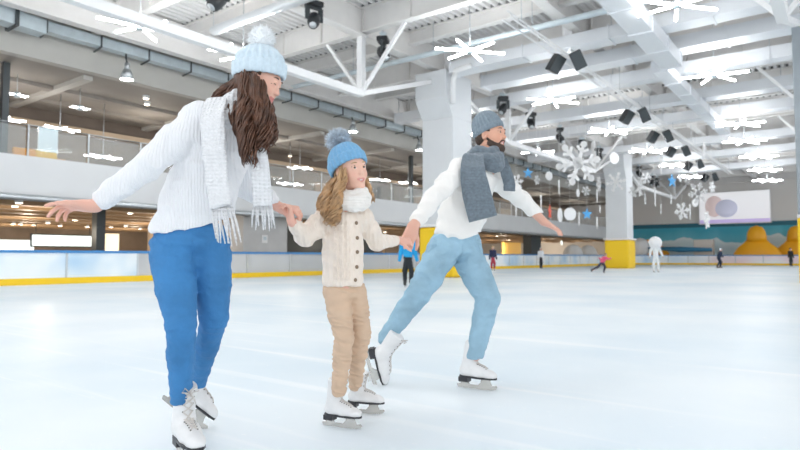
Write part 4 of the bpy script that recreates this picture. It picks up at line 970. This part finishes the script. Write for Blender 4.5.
# scarf
loops(root, [(neck+Vector((.0, 0, .005)), (-.25, .1, 1), (.5, -.8, 0), .086, .078, .036, .006), (neck+Vector((-.022, -.01, -.030)), (-.45, -.05, 1), (.5, -.8, 0), .104, .092, .040, .008), (neck+Vector((-.045, .0, .035)), (-.75, .0, .8), (.5, -.8, 0), .085, .082, .036, .008)], 'wool_w', .006, folds(8, .005, .05))
ribbon(root, [q(217, 100, -.03), q(213, 118, -.12), q(214, 150, -.15), q(217, 180, -.16), q(222, 207, -.17)], [(1, -.2, 0)]*5, [.10, .105, .105, .10, .095], .030, 'wool_w', 'scarf_tail', 11, .16)
ribbon(root, [q(246, 118, -.02), q(254, 140, -.10), q(260, 170, -.10), q(263, 206, -.08)], [(1, .1, 0)]*4, [.08, .085, .08, .08], .028, 'wool_w', 'scarf_tail', 9, .10, 4)
# skates
d = f.G(187, 462)
skate(root, f.G(186, 459), (.60, -.80, 0), (0, 0, 1), 1.06, shaft=(kR-aR), lace_seed=1)
toe2 = nz((.62, .30, -.62)); T2 = f.J(203, 431, .50)
skate(root, T2-toe2*.155-nz(Vector((.55, .1, .7)))*.0, toe2, nz(Vector((.5, .2, .75))), .98, shaft=(kL-aL)+Vector((0, 0, .1)), lace_seed=2)
# ================================================================ GIRL
f = Fig('girl in cream button cardigan, beige trousers and sky blue bobble hat between both adults', 345, 430, 'family skating hand in hand')
J, root = f.J, f.root; q = J
hd = J(351, 171, 0); fw = Vector((.62, -.78, .03)); up = Vector((-.16, -.05, 1))
rs, ls = J(327, 216, -.03), J(362, 217, .07); re, rw = J(305, 237, -.10), J(291, 221, -.22); le, lw = J(377, 242, .20), J(399, 240, .38)
hR, hL = J(336, 290, -.02), J(352, 290, .04); kR, aR = J(344, 335, -.03), J(339, 390, .02); kL, aL = J(361, 334, .08), J(355, 384, .22)
dbg('G arm R', rs, re, rw); dbg('G arm L', ls, le, lw); dbg('G leg', hR, kR, aR); dbg('G legL', hL, kL, aL)
neck = J(347, 203, .02); s = .93
S = SDF(); L, R = head(S, hd, fw, up, s, smile=1.0, jaw=.95, nose=.95); S.cone(neck, Vector(L(0, -.02, -.06)), .042, .042, .03)
torso(S, [J(344, 280, 0), J(344, 245, 0), J(345, 220, 0)], [(.085, .065), (.08, .06), (.09, .065)], (.57, -.82, 0), (.57, -.82, 0))
for a, b, c in ((rs, re, rw), (ls, le, lw)): S.chain([a, b, c], [.032, .026, .019], .02)
for a, b, c in ((hR, kR, aR), (hL, kL, aL)): S.chain([a, b, c], [.05, .034, .026], .03)
hand(S, rw, (-.12, .10, .9), (-.8, -.2, .2), -1, .78, curl=(.9, .95, 1., 1.), thumb=.8, spread=.04)
hand(S, lw, (.9, .2, -.1), (.1, .6, -.7), -1, .78, curl=(.8, .9, 1., 1.), thumb=.7, spread=.04)
S.build('body', 'skin', root, .0034, color=skin_tone(SKIN_G, L, R, s, lip=(.74, .34, .30))); scalp(root, L, R, s, 'hair_g')
face_bits(root, L, R, s, 1.0, 'hair_g', look=(.3, .05))
S = SDF(); torso(S, [J(343, 282, .0), J(343, 262, 0), J(343, 240, .0), J(344, 218, .01)], [(.108, .088), (.110, .092), (.105, .088), (.100, .078)], (.57, -.82, 0), (.57, -.82, 0), .05)
S.cone(rs, ls, .048, .048, .04)
S.chain([rs, rs.lerp(re, .5), re, rw+(re-rw)*.32], [.056, .052, .046, .033], .03); S.chain([ls, ls.lerp(le, .5), le, lw+(le-lw)*.26], [.056, .050, .044, .032], .03)
S.cone(rw+(re-rw)*.28, rw+(re-rw)*.48, .033, .035, .006); S.cone(lw+(le-lw)*.22, lw+(le-lw)*.42, .032, .034, .006)
S.plane(J(343, 286, 0), (0, 0, -1))
card = S.build('cardigan', 'cardigan', root, .005, folds(31, .006, .09, (1, 1, 1.3)))
S = SDF(); torso(S, [J(343, 292, .01), J(343, 280, .01)], [(.103, .08), (.10, .078)], (.57, -.82, 0), (.57, -.82, 0), .04)
leg(S, hR, kR, aR, (.064, .062, .050, .046, .037)); leg(S, hL+Vector((.01, 0, 0)), kL, aL, (.062, .060, .050, .046, .037)); S.plane(J(343, 276, 0), (0, 0, 1))
S.build('trousers', 'pants_g', root, .005, folds(41, .0085, .075, (.7, .7, 1.9)))
# placket and buttons, set on the front of the cardigan
fr = nz((.57, -.82, 0)); bt = []
deps = bpy.context.evaluated_depsgraph_get()
def hit(o, p, d):
    ok, loc, nor, _ = o.ray_cast(p-d*.5, d); return (loc, nor) if ok else (p, -d)
B = bvh(card); pl = []
def snap(px, py):
    p = J(px, py, 0); e = Vector((EYE-f.base).to_tuple()); e = Vector((e.dot(RV), e.dot(FV), e.z)); d = nz(p-e); loc, nor, i, dist = B.ray_cast(e, d); return (loc, nor) if loc else (p, Vector((0, -1, 0)))
for px, py in ((356, 223), (357, 238), (357, 252), (356.5, 267), (355, 280)):
    loc, nor = snap(px, py); Mx = Matrix.Translation(loc+nor*.001) @ nor.to_track_quat('Z', 'Y').to_matrix().to_4x4()
    MB().lathe([(0, 0), (.0095, 0), (.0105, .002), (.0095, .0045), (.006, .0038), (0, .0034)], 14, mtx=Mx).build('button', 'button', root)
pts = []
for px, py in ((355.5, 218), (356, 223), (357, 230), (357, 238), (357, 245), (357, 252), (356.5, 260), (356.5, 267), (355.5, 274), (355, 280), (354.5, 285)):
    loc, nor = snap(px, py); pts.append(loc-nor*.003)
ribbon(root, pts, [(.82, .57, 0)]*len(pts), .036, .012, 'cardigan', 'button_band', n=40, ripple=0)
for u in (-.045, .0, -.09):
    pts = []
    for py in range(222, 284, 6):
        loc, nor = snap(346+u*120+(py-222)*.02, py); pts.append(loc+nor*(.000))
    k = MB()
    for sg in (0, 1): k.tube([p+Vector((math.sin(i*1.5+sg*math.pi)*.007, 0, 0)) for i, p in enumerate([pts[j//3].lerp(pts[min(j//3+1, len(pts)-1)], (j % 3)/3) for j in range(len(pts)*3-3)])], .006, 6)
    k.build('cable_stitch', 'cardigan', card)
hu = nz(Vector((-.24, -.02, 1))); ht = Vector(L(0, -.016, .016)); hu = nz(Vector((-.40, .26, 1))); hat = beanie(root, ht, fw, hu, 1, .104, .142, 'hat_g', 24, .052)
pompom(hat, ht+hu*.170, .058, 'pom_g', 3200, .45, .0018, 4, .82)
G = [([q(338, 178, -.02), q(331, 192, -.06), q(328, 208, -.10), q(331, 222, -.12)], 90, .018, .030, .015, .0034), ([q(343, 180, -.07), q(338, 196, -.10), q(335, 212, -.12), q(333, 224, -.12)], 70, .014, .024, .015, .0034),
     ([q(334, 180, .03), q(325, 195, .0), q(323, 207, -.04), q(326, 215, -.06)], 60, .018, .022, .014, .0034), ([q(366, 178, .04), q(369, 190, .05), q(372, 203, .03)], 40, .008, .014, .008, .0034),
     ([q(341, 169, -.080), q(340, 182, -.100), q(337, 196, -.115), q(335, 210, -.12)], 60, .009, .018, .010, .0034), ([q(345, 168, -.085), q(344.5, 180, -.100), q(341, 192, -.115)], 26, .004, .012, .006, .0030)]
strands(root, G, 'hair_g', 9)
c = J(352, 197.5, .0)
loops(root, [(c+Vector((0, 0, .022)), (-.1, -.25, 1), (.6, -.8, 0), .066, .062, .024, .006), (c+Vector((.004, -.008, -.008)), (.05, -.3, 1), (.6, -.8, 0), .074, .076, .027, .008), (c+Vector((.0, -.012, -.042)), (-.08, -.25, 1), (.6, -.8, 0), .076, .078, .026, .008)], 'snood', .005, folds(9, .006, .04), 'snood')
skate(root, f.G(339, 427), (.88, -.40, 0), (0, 0, 1), .80, shaft=(kR-aR), lace_seed=3)
skate(root, f.G(362, 413), (.93, -.25, 0), (0, 0, 1), .80, shaft=(kL-aL), lace_seed=4)
# ================================================================ MAN
f = Fig('bearded man in cream sweater, light jeans, grey scarf and beanie reaching out his arm', 472, 390, 'family skating hand in hand')
J, root = f.J, f.root; q = J
hd = J(491, 136, .05); fw = Vector((.80, -.60, .03)); up = Vector((.0, 0, 1))
rs, ls = J(459, 170, -.09), J(497, 180, .18); re, rw = J(433, 199, -.30), J(413, 227, -.45); le, lw = J(521, 199, .30), J(544, 222, .38)
hR, hL = J(441, 252, -.02), J(467, 250, .12); kR, aR = J(419, 292, .0), J(386, 338, .16); kL, aL = J(488, 298, .02), J(475, 356, .04)
dbg('M arm R', rs, re, rw); dbg('M arm L', ls, le, lw); dbg('M legR', hR, kR, aR); dbg('M legL', hL, kL, aL)
neck = J(484, 160, .05); S = SDF(); s = 1.0
L, R = head(S, hd, fw, up, s, smile=1.0, jaw=1.12, nose=1.03); S.cone(neck, Vector(L(0, -.02, -.06)), .062, .058, .03)
torso(S, [J(456, 238, .05), J(466, 205, .05), J(478, 176, .05)], [(.14, .10), (.13, .09), (.15, .10)], (.7, -.7, 0), (.77, -.64, 0))
for a, b, c in ((rs, re, rw), (ls, le, lw)): S.chain([a, b, c], [.05, .042, .030], .02)
for a, b, c in ((hR, kR, aR), (hL, kL, aL)): S.chain([a, b, c], [.07, .05, .036], .03)
hand(S, rw, (-.30, -.22, -.75), (-.35, .8, -.35), 1, 1.12, curl=(.75, .85, .95, 1.), thumb=.6, spread=.07)
hand(S, lw, (.86, .1, -.45), (.3, .3, -.8), 1, 1.08, curl=(.10, .16, .2, .26), thumb=.3, spread=.10)
S.build('body', 'skin', root, .0042, color=skin_tone(SKIN_M, L, R, s, lip=(.60, .28, .24), hands=(.74, .42, .32))); scalp(root, L, R, s, 'hair_m', -.06)
face_bits(root, L, R, s, 1.0, 'hair_m', look=(.15, 0))
# beard
S = SDF(); Lv = lambda *a: Vector(L(*a))
S.ell(L(0, .024, -.058), (.0615, .066, .054), R, .02); S.ell(L(0, .034, -.02), (.0685, .052, .072), R, .02)
for g in (-1, 1): S.cone(Lv(g*.052, -.0, -.062), Lv(g*.013, .070, -.102), .021, .020, .02); S.cone(Lv(g*.072, .016, .028), Lv(g*.070, .016, -.03), .011, .013, .008)
S.ell(L(0, .076, -.097), (.024, .021, .020), R, .018)
for g in (-1, 1): S.plane(L(g*.030, .07, -.040), R @ np.array([g*-.25, .62, .75]))
S.ell(L(0, .10, -.02), (.036, .05, .024), R, .01, '-'); S.ell(L(0, .098, -.060), (.019, .030, .0085), R, .005, '-')
for g in (-1, 1): S.ell(L(g*.040, .085, -.012), (.034, .04, .034), R, .012, '-')
S.chain([Lv(-.030, .076, -.062), Lv(-.018, .0895, -.047), Lv(0, .094, -.0445), Lv(.018, .0895, -.047), Lv(.030, .076, -.062)], [.006, .005, .004, .005, .006], .006)
S.build('beard', 'hair_m', root, .0036, folds(3, .003, .015))
# sweater
S = SDF(); torso(S, [J(457, 235, .05), J(462, 216, .05), J(468, 196, .05), J(476, 176, .05)], [(.180, .135), (.188, .145), (.190, .145), (.175, .120)], (.7, -.7, 0), (.77, -.64, 0), .05)
S.cone(rs, ls, .066, .066, .05); S.cone(rs, neck, .045, .05, .05); S.chain([rs, rs.lerp(re, .5), re, rw+(re-rw)*.24], [.066, .064, .057, .043], .03)
S.chain([ls, ls.lerp(le, .5), le, lw+(le-lw)*.0], [.070, .064, .056, .041], .03)
S.cone(rw+(re-rw)*.20, rw+(re-rw)*.34, .044, .047, .008); S.cone(lw+(le-lw)*.05, lw+(le-lw)*.2, .043, .046, .008)
S.plane(J(457, 240, -.08), Vector((.25, .1, -1)))
S.build('sweater', 'sweater_m', root, .007, folds(51, .014, .15, (1, 1, 1.4)))
S = SDF(); torso(S, [J(456, 250, .05), J(457, 236, .05)], [(.178, .13), (.165, .12)], (.7, -.7, 0), (.7, -.7, 0), .05)
S.cone(J(443, 250, 0), J(440, 258, .0), .105, .10, .05); S.cone(J(466, 248, .1), J(467, 256, .11), .105, .10, .05)
leg(S, J(439, 258, .0), kR, aR, (.108, .100, .082, .070, .055)); leg(S, J(467, 256, .10), kL, aL, (.108, .100, .080, .070, .054))
S.plane(J(457, 230, 0), (0, 0, 1)); S.plane(J(471, 358, .04), (-.1, 0, -1))
jm = S.build('jeans', 'jeans_m', root, .0065, folds(61, .012, .12, (.7, .7, 1.9)))
# beanie
hu = nz(Vector((-.38, .14, 1))); ht = Vector(L(0, -.012, .024)); hat = beanie(root, ht, fw, hu, 1, .1005, .158, 'hat_m', 24, .040)
seam(f, jm, [(462, 243), (463, 252), (458, 262)], 'jeans_m', .003, 'fly_seam'); seam(f, jm, [(436, 238), (435, 246), (428, 252)], 'jeans_m', .003, 'pocket_seam'); seam(f, jm, [(478, 244), (480, 251), (486, 256)], 'jeans_m', .003, 'pocket_seam')
# scarf
c = neck+Vector((.0, -.01, .005))
loops(root, [(c+Vector((-.005, 0, .050)), (-.25, -.1, 1), (.8, -.6, 0), .080, .080, .034, .008), (c+Vector((-.0, -.01, .0)), (-.35, -.15, 1), (.8, -.6, 0), .098, .098, .042, .010), (c+Vector((.01, -.02, -.045)), (-.1, -.25, 1), (.8, -.6, 0), .090, .090, .038, .010)], 'wool_g', .006, folds(19, .006, .06))
ribbon(root, [q(473, 155, -.12), q(473, 172, -.215), q(477, 195, -.21), q(483, 219, -.20)], [(1, -.1, -.1), (1, 0, -.1), (1, 0, -.15), (1, 0, -.3)], [.13, .165, .185, .185], .022, 'wool_g', 'scarf_tail', seed=6, ripple=.007)
ribbon(root, [q(500, 160, .02), q(506, 172, .0), q(509, 182, .02), q(509, 191, .02)], [(1, .2, -.2)]*4, [.10, .085, .08, .085], .022, 'wool_g', 'scarf_tail', seed=7, ripple=.006)
# skates
skate(root, f.G(474, 388.5), (.80, -.50, 0), (0, 0, 1), 1.0, shaft=(kL-aL), lace_seed=5)
toe2 = nz((.25, .10, -.95)); up2 = nz(Vector((.95, -.25, .22))); T2 = f.J(373, 386, .18)
skate(root, T2-toe2*.16, toe2, up2, 1.0, shaft=(kR-aR), lace_seed=6)
# ================================================================ BACKGROUND SKATERS
def small_person(lab, px, py, H, top, legc, hairc, pose, turn=0, vox=.016, skin=(.75, .48, .38), extra=None):
    """pose: dict of joints in fractions of H: pel, chest, head, hands, knees, feet as (x, y, z)"""
    base = on_z(px, py, 0); t = thing('person', lab, 'person', base, YAW+turn, 'distant skaters on the ice'); V = lambda k: Vector(pose[k])*H
    def jc(nm, colr): return M.setdefault(nm, mat(nm, colr, .8, noise=.1, nscale=12))
    S = SDF(); hd = V('head'); r = .062*H; S.ell(hd, (r*.8, r*.95, r*1.15), np.eye(3), .02); S.cone(hd-Vector((0, 0, r)), V('chest')+Vector((0, 0, .04*H)), .032*H, .035*H, .02)
    S.cone(hd+Vector((0, -r*.9, -.01*H)), hd+Vector((0, -r*1.05, -.015*H)), .008*H, None, .01)
    for sd in ('L', 'R'):
        S.chain([V('sh'+sd), V('el'+sd), V('ha'+sd)], [.028*H, .022*H, .018*H], .02); S.cone(V('ha'+sd), V('ha'+sd)+(V('ha'+sd)-V('el'+sd))*.3, .02*H, .012*H, .01); S.chain([V('pel'), V('kn'+sd), V('ft'+sd)+Vector((0, 0, .06*H))], [.05*H, .035*H, .025*H], .03)
    S.cone(V('pel'), V('chest'), .07*H, .08*H, .03)
    M['skin_far'] = M.get('skin_far') or mat('skin_far', skin, .6); S.build('body', 'skin_far', t, vox*.7)
    S = SDF(); S.cone(V('pel')+Vector((0, 0, .02*H)), V('chest'), .082*H, .092*H, .04); S.cone(V('shL'), V('shR'), .05*H, .05*H, .04)
    for sd in ('L', 'R'): S.chain([V('sh'+sd), V('el'+sd), V('ha'+sd)], [.045*H, .036*H, .028*H], .03)
    S.build('jacket', jc('jacket_%s' % lab.split()[2], top), t, vox*.7, folds(5, .008, .2))
    S = SDF(); S.cone(V('pel'), V('pel')+Vector((0, 0, .03*H)), .08*H, .075*H, .03)
    for sd in ('L', 'R'): S.chain([V('pel')+(V('kn'+sd)-V('pel'))*.15, V('kn'+sd), V('ft'+sd)+Vector((0, 0, .09*H))], [.062*H, .046*H, .034*H], .03)
    S.build('trousers', jc('legs_%s' % lab.split()[2], legc), t, vox*.7, folds(6, .006, .2))
    S = SDF(); S.ell(hd+Vector((0, .012*H, .02*H)), (r*.9, r*1.02, r*1.05), np.eye(3), .02); S.plane(hd+Vector((0, -.02*H, -.005*H)), Vector((0, -.6, -1))); S.build('cap' if 'hat' in lab or 'cap' in lab else 'hair', jc('cap_%s' % lab.split()[2], hairc), t, vox*.7)
    for sd in ('L', 'R'):
        ft = V('ft'+sd); k = SDF(); k.cone(ft+Vector((0, .02*H, .045*H)), ft+Vector((0, -.06*H, .04*H)), .024*H, .02*H, .02); k.cone(ft+Vector((0, .02*H, .05*H)), ft+Vector((0, .02*H, .11*H)), .026*H, .028*H, .02)
        b = k.build('ice_skate', 'sole' if legc[0] < .1 else 'boot', t, vox*.7); MB().box((ft.x-.004, ft.y-.09*H, 0+ft.z), (ft.x+.004, ft.y+.05*H, .025*H+ft.z)).build('blade', 'blade', b)
    return t, S
def mk(lean=0, kb=.04, spread=.06, arms=((.13, .0, .60), (.16, -.02, .47)), stride=0, crouch=0, tw=0):
    P = {}
    P['pel'] = (0, .0, .53-crouch); P['chest'] = (0, -lean, .76-crouch*1.2); P['head'] = (0, -lean*1.35, .925-crouch*1.4)
    for sd, g in (('L', 1), ('R', -1)):
        P['sh'+sd] = (g*.10, -lean, .80-crouch*1.2); e, h = arms; P['el'+sd] = (g*e[0], e[1]-lean, e[2]-crouch); P['ha'+sd] = (g*h[0], h[1]-lean, h[2]-crouch)
        P['kn'+sd] = (g*spread*.9, -kb*(1 if g > 0 else -.2)-crouch*.8, .29-crouch*.2); P['ft'+sd] = (g*spread, stride*(-g), 0)
    return P
small_person('skater in blue jacket over black, seen from behind between girl and man', 408, 287, 1.66, (.02, .36, .72), (.02, .025, .03), (.05, .04, .03), mk(spread=.07, stride=.08), math.pi-.2)
small_person('skater in navy jacket and red, standing beyond the man\'s hip', 493, 270.5, 1.6, (.03, .04, .10), (.45, .05, .08), (.55, .38, .2), mk(), .3)
small_person('skater in white jacket and black trousers by the dark square pillar', 541, 268.5, 1.6, (.82, .85, .88), (.03, .03, .04), (.75, .76, .78), mk(spread=.035), .2)
small_person('child in pink jacket pushing off low beside the far yellow pad', 603, 273, 1.25, (.80, .12, .22), (.04, .04, .07), (.15, .08, .06),
             {'pel': (-.02, .05, .46), 'chest': (.08, -.02, .64), 'head': (.11, -.06, .80), 'shL': (.16, .0, .68), 'shR': (.0, -.04, .68), 'elL': (.24, -.05, .60), 'haL': (.33, -.06, .66), 'elR': (-.08, -.06, .58), 'haR': (-.16, .0, .66), 'knL': (.08, -.05, .27), 'ftL': (.04, 0, 0), 'knR': (-.22, .08, .26), 'ftR': (-.46, .12, .04)}, 0)
small_person('skater in dark clothes with bent knees and pale cap under the screen', 719, 268, 1.72, (.03, .05, .10), (.02, .03, .06), (.55, .6, .68), mk(lean=.07, crouch=.06, arms=((.17, -.04, .66), (.12, -.10, .58)), stride=.05), .9)
small_person('skater in black standing upright near the right edge', 791, 266, 1.75, (.02, .02, .02), (.025, .03, .035), (.03, .02, .02), mk(spread=.05), .1)
t, _ = small_person('skater in all-white fluffy suit with round hood right of the far column', 656, 272, 1.85, (.88, .9, .9), (.88, .9, .9), (.9, .9, .9), mk(spread=.07, arms=((.17, .0, .62), (.20, -.05, .50))), 0)
k = SDF(); k.ell((0, .02, 1.72), (.38, .30, .36), np.eye(3), .02); k.build('round_hood', 'foam', t, .02, folds(3, .02, .15))
# ================================================================ CAMERA, LIGHT
sc = bpy.context.scene
cam = bpy.data.cameras.new('camera'); co = bpy.data.objects.new('camera', cam); COL.objects.link(co)
cam.sensor_width = 36; cam.lens = FPX/800*36; cam.clip_end = 400
fwd = FV*math.cos(PITCH)+ZV*math.sin(PITCH); up = ZV*math.cos(PITCH)-FV*math.sin(PITCH)
co.matrix_world = Matrix.Translation(EYE) @ Matrix((RV, up, -fwd)).transposed().to_4x4()
cam.dof.use_dof = True; cam.dof.focus_distance = 3.0; cam.dof.aperture_fstop = cam.lens/1000/.0085
sc.camera = co
w = bpy.data.worlds.new('world'); w.use_nodes = True; sc.world = w
w.node_tree.nodes['Background'].inputs[0].default_value = (.93, .96, 1, 1); w.node_tree.nodes['Background'].inputs[1].default_value = 1.2
def area(name, loc, size, power, rot=(0, 0, 0), col=(1, 1, 1)):
    l = bpy.data.lights.new(name, 'AREA'); l.shape = 'RECTANGLE'; l.size, l.size_y = size; l.energy = power; l.color = col
    o = bpy.data.objects.new(name, l); COL.objects.link(o); o.location = loc; o.rotation_euler = rot; return o
def lamp(name, loc, power, r=.12, col=(1, .86, .68)):
    l = bpy.data.lights.new(name, 'POINT'); l.energy = power; l.shadow_soft_size = r; l.color = col
    o = bpy.data.objects.new(name, l); COL.objects.link(o); o.location = loc; return o
for x in (9, 16, 23, 31, 40, 50, 62, 73):  # added point lights that brighten gallery and shops, hung at no fixture
    lamp('gallery_fill', (x, 27.4, 6.3), 90, .1, (1, .93, .84))
    lamp('shop_fill', (x+2, 26.6, 1.9), 90); lamp('shop_fill', (x+4, 33.5, 1.9), 150); lamp('shop_fill', (x, 41, 1.9), 150)
sc.view_settings.view_transform = 'Standard'; sc.view_settings.look = 'None'; sc.view_settings.exposure = 0.42; sc.view_settings.gamma = 1
sc.cycles.use_denoising = True; sc.cycles.max_bounces = 8; sc.cycles.diffuse_bounces = 5; sc.cycles.transparent_max_bounces = 12
sc.cycles.sample_clamp_indirect = 6
